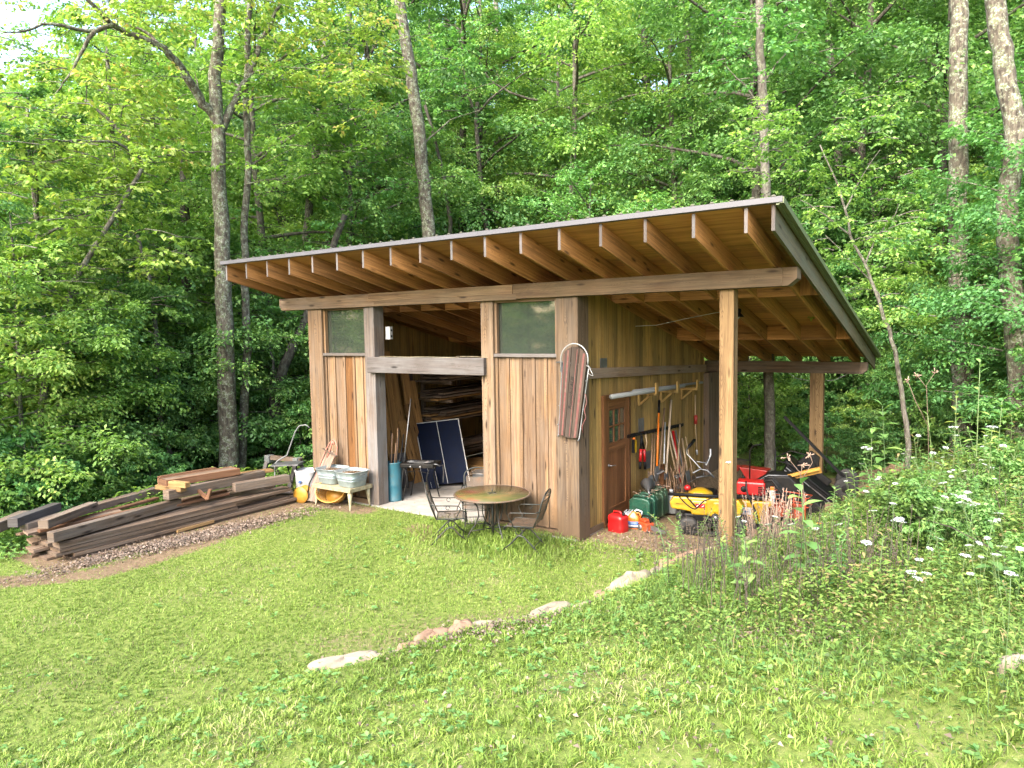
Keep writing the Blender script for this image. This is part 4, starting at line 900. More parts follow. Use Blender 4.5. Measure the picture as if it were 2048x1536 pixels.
# hanging tools
t = thing('bolt_cutters', 'long bolt cutters with red grips and black ends hanging from the tool rail', 'cutters')
a = px_on(0, 1283, 872); m_ = px_on(0, 1284, 898)
for s_, (x1, y1) in ((-1, (1280, 938)), (1, (1290, 938))):
    e = px_on(0, x1, y1); mm = px_on(0, 1281.5 if s_ < 0 else 1288, 898)
    b = MB(); b.tube([a, mm], .02, 7); b.build('blade_arm', MT['black'], t); b = MB(); b.tube([mm, mm.lerp(e, .62)], .03, 8); b.build('grip', MT['red'], t); b = MB(); b.tube([mm.lerp(e, .62), e], .026, 8); b.build('grip', MT['black'], t)
t = thing('hand_saw', 'pruning saw with an orange handle and black sheath hanging nearest the door', 'saw')
b = MB(); b.tube([px_on(0, 1268, 876), px_on(0, 1267, 880)], .03, 7); b.build('hook_end', MT['orange'], t); b = MB(); b.beam(px_on(0, 1266.5, 878), px_on(0, 1266.5, 906), .05, .02); b.build('sheath', MT['black'], t); b = MB(); b.beam(px_on(0, 1271.5, 880), px_on(0, 1271.5, 905), .03, .02); b.build('blade', MT['yellow'], t)
t = thing('garden_shears', 'small pale handled hook hanging just right of the bolt cutters', 'hook'); b = MB(); b.tube([px_on(0, 1291, 868), px_on(0, 1293.5, 885), px_on(0, 1291, 900)], .014, 7); b.build('handle', MT['tan'], t)
for (u0, v0, u1, v1, lab) in ((1277, 838, 1288, 862, 'upper grey metal plate nailed to the side wall above the tool rail'), (1289, 905, 1301, 935, 'lower grey green metal patch on the side wall behind the cutters'), (1200, 717, 1214, 738, 'grey metal plate on the wall just above the rail near the front post')):
    p = onx(u0, v0, .006); q_ = onx(u1, v1, .006); b = MB(); b.box((.003, p.y, q_.z), (.008, q_.y, p.z)); tag(b.build('metal_plate', MT['greym']), lab, 'plate')
def tool(nm, lab, top, bot, r, mat, head=None, grip=None, xt=.09, zb=-.08):
    p = onx(*top, xt)
    # foot rests on the dirt a little away from the wall
    d = ray(*bot); lo = onx(*bot, xt+.22); q_ = lo
    t = thing(nm, lab, 'garden tool', tuple(q_), group='long handled tools leaning on the side wall'); b = MB(); p = p-q_; b.tube([(0, 0, 0), p], r, 7); b.build('handle', mat, t)
    dn = (-p).normalized()
    if grip: b = MB(); b.tube([p*.80, p*1.001], r*1.35, 8); b.build('grip', grip, t)
    if head == 'shovel':
        b = MB(); s_ = Vector((0, 1, 0)); o = dn*0
        L = [o-s_*.05, o+s_*.05, o+dn*.05+s_*.1, o+dn*.2+s_*.095, o+dn*.30, o+dn*.2-s_*.095, o+dn*.05-s_*.1]; n_ = dn.cross(s_)*.006
        b.add([v-n_ for v in L]+[v+n_ for v in L], [tuple(range(7)), tuple(range(13, 6, -1))]+[(k, (k+1) % 7, (k+1) % 7+7, k+7) for k in range(7)]); b.build('blade', MT['greym'], t)
    elif head == 'rake':
        b = MB(); s_ = Vector((0, 1, 0)); b.tube([dn*.02-s_*.16, dn*.02+s_*.16], .012, 6)
        for k in range(9): b.tube([dn*.02+s_*(-.16+.04*k), dn*.06+s_*(-.16+.04*k)+Vector((.05, 0, 0))], .006, 4)
        b.build('rake_head', MT['greym'], t)
    elif head == 'hoe': b = MB(); b.box((-.01, -.08, -.1), (.01, .08, .02)); b.build('hoe_blade', MT['greym'], t)
G = 'side wall'
tool('shovel', 'orange handled tool with a long black grip, leftmost of the leaning tools', (1318.5, 801), (1314, 932), .018, MT['orange'], 'shovel', MT['black'])
tool('long_handle', 'plain brown pole next to the orange handled tool', (1329, 816), (1318, 940), .019, MT['brown'], 'rake')
tool('long_handle', 'tall pale curved pole rising highest of the leaning tools', (1342.5, 800), (1332, 948), .021, MT['grip'], 'hoe')
tool('white_pole', 'thin white pole among the leaning tools', (1330, 845), (1328, 927), .014, MT['white'])
tool('red_shovel', 'red fibreglass handled shovel in the leaning tools', (1346, 862), (1361, 968), .026, MT['red'], 'shovel')
tool('long_handle', 'pale yellowish pole slanting in front of the red handle', (1338, 880), (1357, 968), .017, MT['tan'], 'rake')
tool('long_handle', 'tan pole crossing over the red handle', (1340, 862), (1366, 970), .019, MT['grip'], 'shovel')
tool('long_handle', 'thin greyish pole right of the red handle', (1351, 860), (1371, 968), .014, MT['greym'])
tool('long_handle', 'orange brown pole behind the red handle', (1360, 849), (1355, 948), .015, MT["tan"], 'rake')
tool('long_handle', 'thick grey brown pole right of the slanting poles', (1360, 895), (1374, 970), .024, MT['brown'])
tool('long_handle', 'short pale handle with a black lower end right of the poles', (1364, 877), (1374, 940), .019, MT['tan'], 'shovel')
tool('long_handle', 'thin slanting pole farthest right of the leaning tools', (1371, 874), (1385, 946), .012, MT['tan'])
tool('long_handle', 'orange brown pole close to the wall left of the orange handled tool', (1305, 868), (1302, 950), .015, MT['brown'], 'shovel')
tool('long_handle', 'dark brown pole between the jerry cans and the leaning tools', (1310, 866), (1307, 950), .014, MT['brown'])
t = thing('hanging_pole', 'thin pole with a red holder hanging high near the rear end of the side wall', 'pole'); b = MB(); b.tube([px_on(0, 1390.5, 790), px_on(0, 1391, 850), px_on(0, 1394, 905)], .012, 6); b.build('pole_shaft', MT['tan'], t)
b = MB(); b.tube([px_on(0, 1391.5, 830), px_on(0, 1391.5, 848)], .04, 8); b.build('holder', MT['redpaint'], t); b = MB(); b.tube([px_on(0, 1393.5, 900), px_on(0, 1394.5, 909)], .02, 7); b.build('tip', MT['label'], t)
# old boards and roots low by the wall
for k, (a_, c_) in enumerate((((1316, 925), (1342, 1010)), ((1300, 945), (1306, 990)), ((1324, 930), (1322, 985)), ((1310, 955), (1318, 985)))):
    p = onx(*a_, .15); q_ = onx(*c_, .42); b = MB(); b.beam((0, 0, 0), q_-p, .09, .04); tag(b.build('scrap_board', WD['dark' if k % 2 else 'door'], loc=p), ('dark reddish board leaning behind the pale jug', 'short dark board end above the jerry cans', 'dark board upright below the leaning poles', 'narrow dark scrap by the wall behind the cans')[k], 'board')
b = MB()
for k in range(60):
    y = random.uniform(2.5, 4.2); p = Vector((random.uniform(.15, .6), y, -.05)); q_ = p+Vector((random.uniform(-.15, .05), random.uniform(-.3, .3), random.uniform(.2, .9))); b.tube([p, q_], random.uniform(.004, .014), 5)
o = b.build('scrap_sticks', MT['brown']); tag(o, 'bundle of sticks and scrap poking up at the foot of the side wall', 'sticks', kind='stuff')

def wheel(parent, c, r, wd, ax='y', hub=MT['label'], rz=0):
    m_ = Matrix.Translation(c) @ (Matrix.Rotation(rz, 4, 'Z') @ Matrix.Rotation(PI/2, 4, 'X'))
    b = MB(); b.lathe([(r*.55, -wd/2), (r*.9, -wd/2), (r, -wd*.3), (r, wd*.3), (r*.9, wd/2), (r*.55, wd/2)], 26, m_); w_ = b.build('wheel', MT['rubber'], parent)
    b = MB(); b.lathe([(.001, -wd*.52), (r*.3, -wd*.54), (r*.56, -wd*.4), (r*.56, wd*.4), (r*.3, wd*.54), (.001, wd*.52)], 20, m_); b.build('rim', hub, w_)
# yellow machine
R1 = .27
t = thing('yellow_lawn_tractor', 'long yellow mower body with a red emblem and black rail behind the near roof post', 'lawn mower', (1.15, 1.30, -.04), R1)
def rbox(nm, mat, a_, c_, p=None, bev=.03): b = MB(); b.box(a_, c_); return b.build(nm, mat, p or t, bev)
b = MB(); b.prism([(-.10, .40), (-.12, .50), (-.06, .60), (.35, .60), (.95, .59), (1.02, .50), (.98, .33), (.55, .30), (.35, .34), (.12, .38)], .34, Matrix.Translation((.0, .12, 0))); b.build('yellow_body', MT['yellow'], t, .025)
rbox('body_recess', MT['yellow'], (.22, -.065, .32), (.48, .0, .56))
rbox('body_recess', MT['yellow'], (.56, -.062, .36), (.84, .0, .55))
rbox('emblem', MT['red'], (.29, -.074, .44), (.44, -.066, .51), None, .004)
b = MB()
for k, (u, v) in enumerate(((.30, .46), (.345, .50), (.39, .46))): b.beam((u, -.077, v), (u+.035, -.077, v+.025), .012, .004, up=(0, 1, 0))
b.build('emblem_mark', MT['label'], t)
b = MB(); b.box((-.02, -.066, .487), (.1, -.062, .493)); b.build('vent_slot', MT['black'], t)
b = MB(); b.tube([(-.15, -.03, .635), (.98, -.03, .64)], .026, 8); b.tube([(.13, -.04, .63), (.26, -.09, .50), (.3, -.1, .46)], .012, 6); b.build('black_rail', MT['black'], t)
rbox('chassis', MT['black'], (.1, -.02, .10), (.95, .3, .33))
wheel(t, (.60, -.13, .32), .06, .05, hub=MT['label']); wheel(t, (.18, -.10, .13), .16, .13, hub=MT['blackp']); wheel(t, (.9, -.08, .16), .17, .13, hub=MT['blackp']); wheel(t, (.18, .38, .13), .16, .13, hub=MT['blackp']); wheel(t, (.9, .38, .16), .17, .13, hub=MT['blackp'])
b = MB(); b.lathe([(.001, 0), (.08, .01), (.1, .06), (.08, .11), (.001, .13)], 18, Matrix.Translation((.34, -.14, .08))); b.build('gear_housing', MT['blackp'], t)
b = MB(); b.tube([(.1, -.2, .07), (.5, -.22, .07), (.9, -.2, .07)], .05, 8); b.build('front_bar', MT['blackp'], t)
# walk mower with bent tube handles behind it
t = thing('push_mower', 'walk-behind mower with bare bent tube handles and a small yellow hood against the side wall', 'lawn mower', (1.02, 2.55, -.1), .2)
def hb(*pts): return [onx(px, py, x)-Vector((1.02, 2.55, -.1)) for px, py, x in pts]
b = MB(); b.tube([Matrix.Rotation(-.2, 4, 'Z') @ v for v in hb((1378, 893, .6), (1373, 900, .62), (1374, 908, .66), (1385, 919, .75), (1401, 937, .95))], .014, 7); b.build('handlebar', MT['chrome'], t)
b = MB(); b.tube([Matrix.Rotation(-.2, 4, 'Z') @ v for v in hb((1421, 898, 1.0), (1421, 910, 1.0), (1412, 930, .98))], .016, 7); b.build('handlebar', MT['label'], t)
b = MB(); b.tube([Matrix.Rotation(-.2, 4, 'Z') @ v for v in hb((1378, 893, .6), (1389, 880, .55))], .03, 7); b.build('grip', MT['black'], t)
b = MB(); b.tube([Matrix.Rotation(-.2, 4, 'Z') @ v for v in hb((1393, 923, .9), (1413, 926, 1.05), (1418, 914, 1.05))], .011, 6); b.tube([Matrix.Rotation(-.2, 4, 'Z') @ v for v in hb((1393, 955, 1.0), (1420, 951, 1.1))], .011, 6); b.tube([Matrix.Rotation(-.2, 4, 'Z') @ v for v in hb((1386, 946, .9), (1400, 938, .95), (1415, 941, 1.1), (1428, 955, 1.2))], .018, 6); b.build('handle_brace', MT['greym'], t)
b = MB(); b.box((-.1, -.25, .22), (.35, .3, .5)); b.build('engine', MT['black'], t, .05); b = MB(); b.lathe([(.001, .0), (.18, .0), (.22, .06), (.2, .12), (.08, .18), (.001, .18)], 18, Matrix.Translation((.12, -.28, .42))); b.build('hood', MT['yellow'], t)
b = MB(); b.lathe([(.001, 0), (.05, .0), (.06, .04), (.04, .08), (.001, .09)], 14, Matrix.Translation((-.10, -.30, .56))); b.build('primer', MT['red'], t); rbox('hood_label', MT['label'], (.02, -.49, .50), (.2, -.46, .55), t, .01)
rbox('deck', MT['blackp'], (-.2, -.4, .08), (.45, .4, .22))
for x in (-.2, .45):
    for y in (-.35, .35): wheel(t, (x, y, .1), .1, .05)
t = thing('red_machine', 'dark red engine tool with crooked handle behind the mower, against the trees', 'machine', (1.3, 4.3, -.25))
b = MB(); b.box((-.25, -.2, .72), (.0, .1, .82)); b.build('red_bracket', MT['redpaint'], t, .02); b = MB(); b.prism([(.0, .8), (.55, .78), (.35, .45), (.2, .5)], .3, Matrix.Translation((.0, .1, 0))); b.build('red_hopper', MT['redpaint'], t, .01)
b = MB(); b.tube([(.0, 0, .0), (.05, 0, .5), (.12, 0, .78)], .03, 7); b.tube([(.4, .1, .0), (.35, .1, .5)], .03, 7); b.build('leg', MT['blackp'], t)
# red engine with yellow tank right of the post
t = thing('yellow_tiller', 'yellow machine with a bright red engine and white sticker, right of the near roof post', 'machine', (2.05, 2.05, -.1), .2)
rbox('engine', MT['red'], (-.14, -.15, .66), (.30, .15, .88)); rbox('fuel_tank', MT['blackp'], (-.1, -.12, .58), (.35, .14, .655))
b = MB()
for k in range(5): b.box((.19, -.163, .68+k*.03), (.29, -.1505, .694+k*.03))
b.build('cooling_grille', MT['blackp'], t); b = MB(); b.lathe([(.001, 0), (.05, 0), (.05, .012), (.001, .013)], 16, Matrix.Translation((-.03, -.151, .76)) @ Matrix.Rotation(PI/2, 4, 'X')); b.build('starter_cover', MT['blackp'], t)
b = MB(); b.prism([(-.2, .18), (-.2, .56), (.42, .57), (.40, .50), (.33, .48), (.30, .20)], .3); b.build('yellow_body', MT['yellow'], t, .02)
rbox('sticker', MT['label'], (-.04, -.158, .34), (.09, -.1515, .46), t, .001); b = MB(); b.box((-.01, -.161, .38), (.06, -.1585, .40)); b.box((-.01, -.161, .42), (.03, -.1585, .43)); b.build('sticker_print', MT['blue'], t)
b = MB(); b.box((.37, -.05, .52), (.44, .02, .74)); b.build('orange_tag', MT['white'], t, .008); b = MB(); b.box((.372, -.048, .741), (.438, .018, .80)); b.build('tag_top', MT['orange'], t, .008)
for y_ in (-.12, .12): b = MB(); b.tube([(.28, y_, .90), (.40, y_, .93), (.50, y_, .80), (.62, y_, .60), (.70, y_, .42)], .028, 8); b.build('handle_arm', MT['blackp'], t)
wheel(t, (-.02, -.2, .14), .2, .1, hub=MT['yellow']); wheel(t, (-.02, .2, .14), .2, .1, hub=MT['yellow']); rbox('base', MT['blackp'], (-.3, -.18, .0), (.5, .18, .17))
t = thing('red_wire_cart', 'orange red machine with a wire basket guard beside the dry stems', 'machine', (2.55, 2.55, -.12), .1)
rbox('red_body', MT['orangebr'], (-.25, -.15, .25), (.30, .15, .45)); b = MB()
for z in (.47, .62): b.tube([(-.2, -.18, z+.03), (.38, -.18, z), (.42, .1, z), (-.16, .12, z+.03)], .009, 6, closed=True)
for x in (-.16, .0, .16, .34): b.tube([(x, -.18, .3), (x, -.18, .63)], .008, 5)
b.tube([(.05, -.2, .12), (.05, -.2, .50), (.32, -.2, .50), (.36, -.2, .12)], .010, 6); b.build('wire_guard', MT['orangebr'], t); rbox('base', MT['blackp'], (-.2, -.2, .03), (.5, .2, .2)); wheel(t, (-.1, -.2, .1), .1, .06); wheel(t, (.4, -.2, .1), .1, .06)
# black bin with lettering
t = thing('black_grass_bin', 'big glossy black bin with a boxed grey word, tilted behind the red machine', 'bin', (2.45, 3.35, -.2), .1); t.rotation_euler = (0, math.radians(-8), .1)
b = MB(); b.prism([(-.45, .1), (-.5, .78), (-.2, .92), (.15, .88), (.62, .3), (.55, .1)], .5); b.build('bin_shell', MT['blackp'], t, .03)
b = MB(); b.tube([(-.45, -.25, .80), (-.2, -.25, .925), (.13, -.25, .895)], .012, 7); b.build('bin_rim', MT['greym'], t)
b = MB()
for a_, c_ in (((-.36, .56), (.02, .56)), ((-.36, .69), (.02, .69)), ((-.36, .56), (-.36, .69)), ((.02, .56), (.02, .69))): b.beam((a_[0], -.256, a_[1]), (c_[0], -.256, c_[1]), .010, .004, up=(0, 1, 0))
b.build('label_frame', MT['greym'], t); text('lettering', 'CYNOA', .12, MT['pvc'], t, Matrix.Translation((-.17, -.257, .62)) @ Matrix.Rotation(PI/2, 4, 'X'))
t = thing('tipped_garden_cart', 'black ribbed garden cart tipped up on its nose against the rear roof post', 'cart', (2.35, 4.7, -.25), .0); t.rotation_euler = (0, math.radians(38), .12)
b = MB(); b.prism([(-.75, .62), (-.68, .30), (.55, .30), (.65, .62)], .72); b.build('cart_tub', MT['black'], t, .03)
b = MB()
for z in (.36, .42, .48, .54): b.box((-.70, -.372, z), (.58, -.361, z+.018))
b.build('pressed_rib', MT['greym'], t); b = MB(); b.box((-.80, -.4, .62), (.7, .4, .66)); b.build('tub_lip', MT['black'], t, .012)
b = MB(); b.prism([(-.6, .66), (-.55, 1.0), (-.35, 1.0), (-.2, .78), (.1, .78), (.1, .66)], .10, Matrix.Translation((0, .2, 0))); b.build('cart_bracket', MT['blackp'], t, .015)
wheel(t, (.30, -.44, .95), .21, .08, hub=MT['blackp']); wheel(t, (.30, .44, .95), .21, .08, hub=MT['blackp'])
b = MB(); b.beam((-1.35, .1, 1.22), (.35, .1, .98), .07, .05); b.build('tow_bar', MT['black'], t)
t = thing('wire_handle_frame', 'thin black tube handle frame standing between the two roof posts', 'frame', (2.0, 4.0, -.2))
b = MB(); b.tube([(-.42, 0, .4), (-.42, .0, 1.15), (-.35, 0, 1.25), (-.2, 0, 1.28)], .014, 6); b.tube([(.05, 0, .4), (.05, 0, 1.2)], .016, 6); b.tube([(.05, 0, 1.05), (.3, .1, 1.18), (.7, .1, 1.1), (.75, .1, .9)], .012, 6); b.tube([(.05, 0, 1.0), (.6, .1, .85)], .012, 6); b.tube([(-.42, 0, .95), (-.7, .0, .95)], .012, 6); b.build('handle_tube', MT['blackp'], t)
for k in range(2):
    b = MB(); b.beam((0, 0, 0), (.95, .15, .32), .07, .05); tag(b.build('yellow_rail', MT['yplastic'], loc=(2.0, 3.2+.13*k, .52-.07*k)), ('upper', 'lower')[k]+' dull yellow rail lying behind the red engine', 'rail')

# ================================================================= stones
def stone(nm, lab, c, L, Wd, Hh, rz, mat, seed, grp=None):
    r = np.random.RandomState(seed); b = MB(); rows, cols = 9, 30; vs = []; ph = r.uniform(0, 6, 6)
    for i_ in range(rows+1):
        th = PI*i_/rows
        for j in range(cols):
            a = 2*PI*j/cols; k_ = 1+.13*math.sin(2*a+ph[0])+.10*math.sin(3*a+ph[1]+th)+.06*math.sin(7*a+ph[2]+2*th)+r.uniform(-.03, .03)
            s_ = math.sin(th)**.6
            vs.append((L/2*s_*math.copysign(abs(math.cos(a))**.75, math.cos(a))*k_, Wd/2*s_*math.copysign(abs(math.sin(a))**.75, math.sin(a))*k_, Hh/2*math.copysign(abs(math.cos(th))**.6, math.cos(th))*(1+.16*math.sin(a*2+ph[3])+.12*math.sin(a*5+ph[4])+.08*r.uniform(-1, 1))))
    fs = [(i_*cols+j, (i_+1)*cols+j, (i_+1)*cols+(j+1) % cols, i_*cols+(j+1) % cols) for i_ in range(rows) for j in range(cols)]
    b.add(vs, fs, None, None, 0, True); o = b.build(nm, mat, loc=c); o.rotation_euler = (r.uniform(-.1, .1), r.uniform(-.1, .1), rz); tag(o, lab, 'stone', grp)
    return o
SG = 'fieldstones edging the lawn'
def st2(lab, a_, c_, wd, hh, mat, seed, dz=.02):
    dz -= .045
    p = onz(*a_, .02); q_ = onz(*c_, .02); zc = hz((p.x+q_.x)/2, (p.y+q_.y)/2); p = onz(*a_, zc); q_ = onz(*c_, zc); m_ = (p+q_)/2; d = q_-p
    stone('edging_stone', lab, (m_.x, m_.y, zc+dz), d.length*1.02, wd, hh, math.atan2(d.y, d.x), mat, seed, SG)
for q, (a_, c_) in enumerate((((800, 1304), (838, 1290)), ((958, 1262), (990, 1256)), ((1150, 1222), (1190, 1208)), ((1028, 1256), (1050, 1250)), ((712, 1322), (755, 1312)), ((1302, 1150), (1325, 1138)), ((1190, 1196), (1216, 1188)), ((1446, 1100), (1500, 1080)))): st2('small flat stone filling a gap between the larger stones of the edge', a_, c_, .15, .10, MT['stone' if q % 3 else 'stonep'], 40+q, .05)
st2('long low pale stone at the near left end of the stone edge', (628, 1340), (745, 1312), .22, .16, MT['stone'], 1, .03)
st2('rough pale stone just right of the nearest long stone', (745, 1322), (800, 1300), .16, .10, MT['stone'], 2)
st2('pinkish flat stone half buried in the grass of the edge', (835, 1288), (895, 1262), .18, .16, MT['stonep'], 3, .04)
st2('squarish tan stone in the middle of the edge', (897, 1268), (950, 1258), .2, .20, MT['stonep'], 4, .05)
st2('thin cream slab lying left of the long white stone', (948, 1254), (1032, 1250), .14, .09, MT['stone'], 5, .05)
st2('long white stone in the middle of the edge', (1045, 1245), (1146, 1218), .2, .17, MT['stone'], 6, .06)
st2('largest rounded white stone at the foot of the weeds', (1228, 1182), (1303, 1156), .28, .26, MT['stone'], 7, .05)
st2('small white stone touching the largest rounded one', (1212, 1182), (1240, 1176), .14, .10, MT['stone'], 8)
st2('small buried stone right of the largest one', (1284, 1206), (1302, 1198), .16, .12, MT['stone'], 9)
st2('low flat tan stone in the dirt left of the rounded stone', (1185, 1204), (1212, 1198), .12, .05, MT['stonep'], 10)
st2('orange tinted stone in front of the near roof post', (1322, 1134), (1352, 1124), .2, .14, MT['stonep'], 11, .04)
st2('orange brown stone nearer the near roof post', (1352, 1122), (1408, 1106), .22, .15, MT['stonep'], 12, .04)
st2('pale rounded stone just left of the post foot', (1408, 1110), (1446, 1100), .2, .14, MT['stone'], 13, .04)
st2('pale block right of the post foot among dry stems', (1500, 1075), (1560, 1055), .25, .16, MT['stonep'], 14, .05)
st2('flat pinkish flagstone by the rear roof post', (1610, 1030), (1680, 1005), .35, .10, MT['stonep'], 15, .05)
st2('long pinkish flagstone beyond the rear roof post', (1680, 1005), (1740, 978), .4, .10, MT['stonep'], 16, .05)
st2('farthest pinkish flagstone at the foot of the tall broad-leaved weeds', (1745, 970), (1800, 938), .4, .10, MT['stonep'], 17, .06)
p = onz(2030, 1360, hz(5.4, -5.0)+.0); stone('grey_rock', 'grey rock half hidden in grass at the right edge of the lawn', (p.x, p.y, hz(p.x, p.y)+.01), .22, .16, .14, .4, MT['greym'] if 0 else MT['stone'], 21)
#@@SECTION4
# ================================================================= leaves
def unit(a): return a/np.maximum(np.linalg.norm(a, axis=1, keepdims=True), 1e-9)
def leaf_arrays(B, D, NN, L, Wd, rs, fold=.18, droop=.15):
    """one creased rhombic leaf per row"""
    D = unit(D); S_ = unit(np.cross(D, NN)); NN = np.cross(S_, D); L = L[:, None]; Wd = Wd[:, None]
    m = B+D*L*.45; up = NN*Wd*fold
    V = np.stack([B, m+S_*Wd*.5+up, B+D*L-NN*L*droop, m-S_*Wd*.5+up], 1).reshape(-1, 3)
    F = np.arange(len(B)*4).reshape(-1, 4); return V, F
def grow(rs, h, r, base, nlimb, ntwig, nleaf, lsz, rise=.5, droop=.25, top=1., flat=.55, ellip=1.):
    """returns limb polylines, and leaf arrays of layered sprays"""
    limbs = []; Bs = []; Ds = []; Ls = []; Ts = []
    for k in range(nlimb):
        f = (k+.5)/nlimb; z0 = base+(h*top-base)*f; az = k*2.399+rs.uniform(-.5, .5)
        env = math.sin(PI*min(1, (f*.8+.18)))**.7 if ellip else 1-f*.7
        Lb = r*env*rs.uniform(.7, 1.15)
        if Lb < .3: Lb = .3
        d = np.array([math.cos(az), math.sin(az), rise*rs.uniform(.5, 1.5)*(.4+f)])
        pts = []; p = np.array([0, 0, z0-Lb*.15])
        M_ = 7
        for q in range(M_):
            pts.append(p.copy()); s_ = q/(M_-1)
            dd = d+np.array([rs.uniform(-.18, .18), rs.uniform(-.18, .18), -droop*s_*2.2]); dd /= np.linalg.norm(dd); p = p+dd*Lb/(M_-1)
        pts = np.array(pts); limbs.append(pts)
        nt_ = max(2, int(ntwig*env*rs.uniform(.8, 1.2)))
        for t in range(nt_):
            s_ = rs.uniform(.2, 1.); i = min(M_-2, int(s_*(M_-1))); fr = s_*(M_-1)-i; o = pts[i]*(1-fr)+pts[i+1]*fr
            ld = pts[i+1]-pts[i]; ld /= np.linalg.norm(ld); sd = np.array([-ld[1], ld[0], 0])*rs.choice([-1, 1])
            td = ld*rs.uniform(.3, 1.0)+sd*rs.uniform(.4, 1.1)+np.array([0, 0, rs.uniform(-.45, .55)]); td /= np.linalg.norm(td)
            tl = Lb*rs.uniform(.18, .42)*(1.25-.5*s_)
            n = max(4, int(nleaf*rs.uniform(.6, 1.3))); u = np.sqrt(rs.uniform(.02, 1, n)); side = np.where(rs.rand(n) < .5, -1, 1)
            base_ = o+td*tl*u[:, None]+np.array([0, 0, -1])*(u**2*tl*droop)[:, None]
            lat = np.array([-td[1], td[0], 0]); lat /= max(np.linalg.norm(lat), 1e-6)
            spread = (side*rs.uniform(0, 1, n)*tl*.33*(1-u*.5))[:, None]
            B = base_+lat*spread+rs.normal(0, .07*tl+.02, (n, 3))
            D = td*.6+lat*side[:, None]*.8+rs.normal(0, .3, (n, 3)); D[:, 2] -= .25+rs.uniform(0, .3, n)
            Bs.append(B); Ds.append(D); Ls.append(np.full(n, lsz)*rs.uniform(.6, 1.25, n))
            Ts.append(np.clip(rs.normal(.42+.22*s_*0+.18*(f-.5), .17, n)+rs.normal(0, .1), 0, 1))
    B = np.concatenate(Bs); D = np.concatenate(Ds); L = np.concatenate(Ls); T = np.concatenate(Ts)
    NN = rs.normal(0, .45, B.shape); NN[:, 2] += 1.0; NN = unit(NN)
    V, F = leaf_arrays(B, D, NN, L, L*rs.uniform(.45, .7, len(L)), rs)
    return limbs, V, F, T
def trunk_mb(pts, r0, r1, limbs=(), rl=.04, n=9):
    b = MB(); N_ = len(pts); b.tube(pts, [r0*1.18]+[r0+(r1-r0)*k/(N_-1) for k in range(1, N_)], n, cap=True)
    for l in limbs:
        k = len(l); rr = rl if not callable(rl) else rl(l); b.tube([tuple(p) for p in l], [max(.006, rr*(1-.85*q/(k-1))) for q in range(k)], 6, cap=False)
    return b
def proto(name, lab, cat, rs, h, r, base, nl, ntw, nlf, lsz, lm, bark, tr, hidden=True, **kw):
    t = thing(name, lab, cat)
    limbs, V, F, T = grow(rs, h, r, base, nl, ntw, nlf, lsz, **kw)
    z = np.linspace(0, h*.97, 9); wob = np.cumsum(rs.normal(0, .012*h/9*3, (9, 2)), 0)
    wob[0] = 0; pts = [(wob[k, 0]*.6, wob[k, 1]*.6, z[k]-.3*(k == 0)) for k in range(9)]
    # limbs attach to the wobbling trunk
    off = lambda zz: np.array([np.interp(zz, z, wob[:, 0]*.6), np.interp(zz, z, wob[:, 1]*.6), 0])
    L2 = [l+off(l[0][2]) for l in limbs]
    trunk_mb(pts, tr, tr*.25, L2, lambda l: min(tr*.4, .012*float(np.linalg.norm(l[-1]-l[0]))+.008)).build('trunk', bark, t)
    np_obj('crown', V, F, T, lm, parent=t)
    return t
rs = np.random.RandomState(5)
P_T = [proto('forest_tree', 'x', 'tree', rs, 15, 4.2, 3.0, 30, 28, 52, .135, LF['wood'], BK['grey'], .17, rise=.5),
       proto('forest_tree', 'x', 'tree', rs, 17, 4.8, 3.5, 32, 28, 52, .14, LF['wood'], BK['dark'], .2, rise=.7),
       proto('forest_tree', 'x', 'tree', rs, 14, 4.0, 2.0, 30, 28, 52, .13, LF['maple'], BK['grey'], .15, rise=.35),
       proto('forest_tree', 'x', 'tree', rs, 16, 4.6, 4.0, 30, 30, 50, .135, LF['maple'], BK['lichen'], .18, rise=.6)]
P_U = [proto('understory_tree', 'x', 'tree', rs, 6.5, 2.6, .5, 28, 24, 52, .088, LF['wood'], BK['dark'], .06, rise=.25, droop=.12),
       proto('understory_tree', 'x', 'tree', rs, 7.5, 3.0, .8, 30, 24, 52, .092, LF['deep'], BK['grey'], .07, rise=.35, droop=.1),
       proto('understory_tree', 'x', 'tree', rs, 6.0, 2.4, .4, 28, 24, 50, .085, LF['maple'], BK['grey'], .05, rise=.3, droop=.15)]
P_S = [proto('shrub', 'x', 'shrub', rs, 2.0, 1.25, .05, 20, 12, 30, .10, LF['deep'], BK['dark'], .025, rise=.5, droop=.2),
       proto('shrub', 'x', 'shrub', rs, 1.6, 1.1, .05, 18, 12, 30, .085, LF['wood'], BK['dark'], .02, rise=.6, droop=.25),
       proto('shrub', 'x', 'shrub', rs, 1.7, 1.2, .05, 18, 12, 28, .09, LF['maple'], BK['dark'], .02, rise=.5, droop=.25)]
HT = {id(o): h_ for o, h_ in zip(P_T+P_U+P_S, (15, 17, 14, 16, 6.5, 7.5, 6, 2, 1.6, 1.7))}
used = set()
TRK = ((400, 515, 18.4), (360, 392, 19.5), (1500, 1575, 17.2), (1885, 1955, 18.6), (1985, 2070, 16.6), (800, 885, 20.4), (525, 560, 19.6))
def trunk_free(x, y, rad):
    v = np.array([x, y, 1.])-CAM; f_ = v@_fw
    if f_ < 1: return True
    px_ = 1024+FPX*(v@_R)/f_; D_ = math.hypot(v[0], v[1]); m_ = rad*FPX/f_
    return not any(D_ < d+.3 and a-m_ < px_ < b+m_ for a, b, d in TRK)
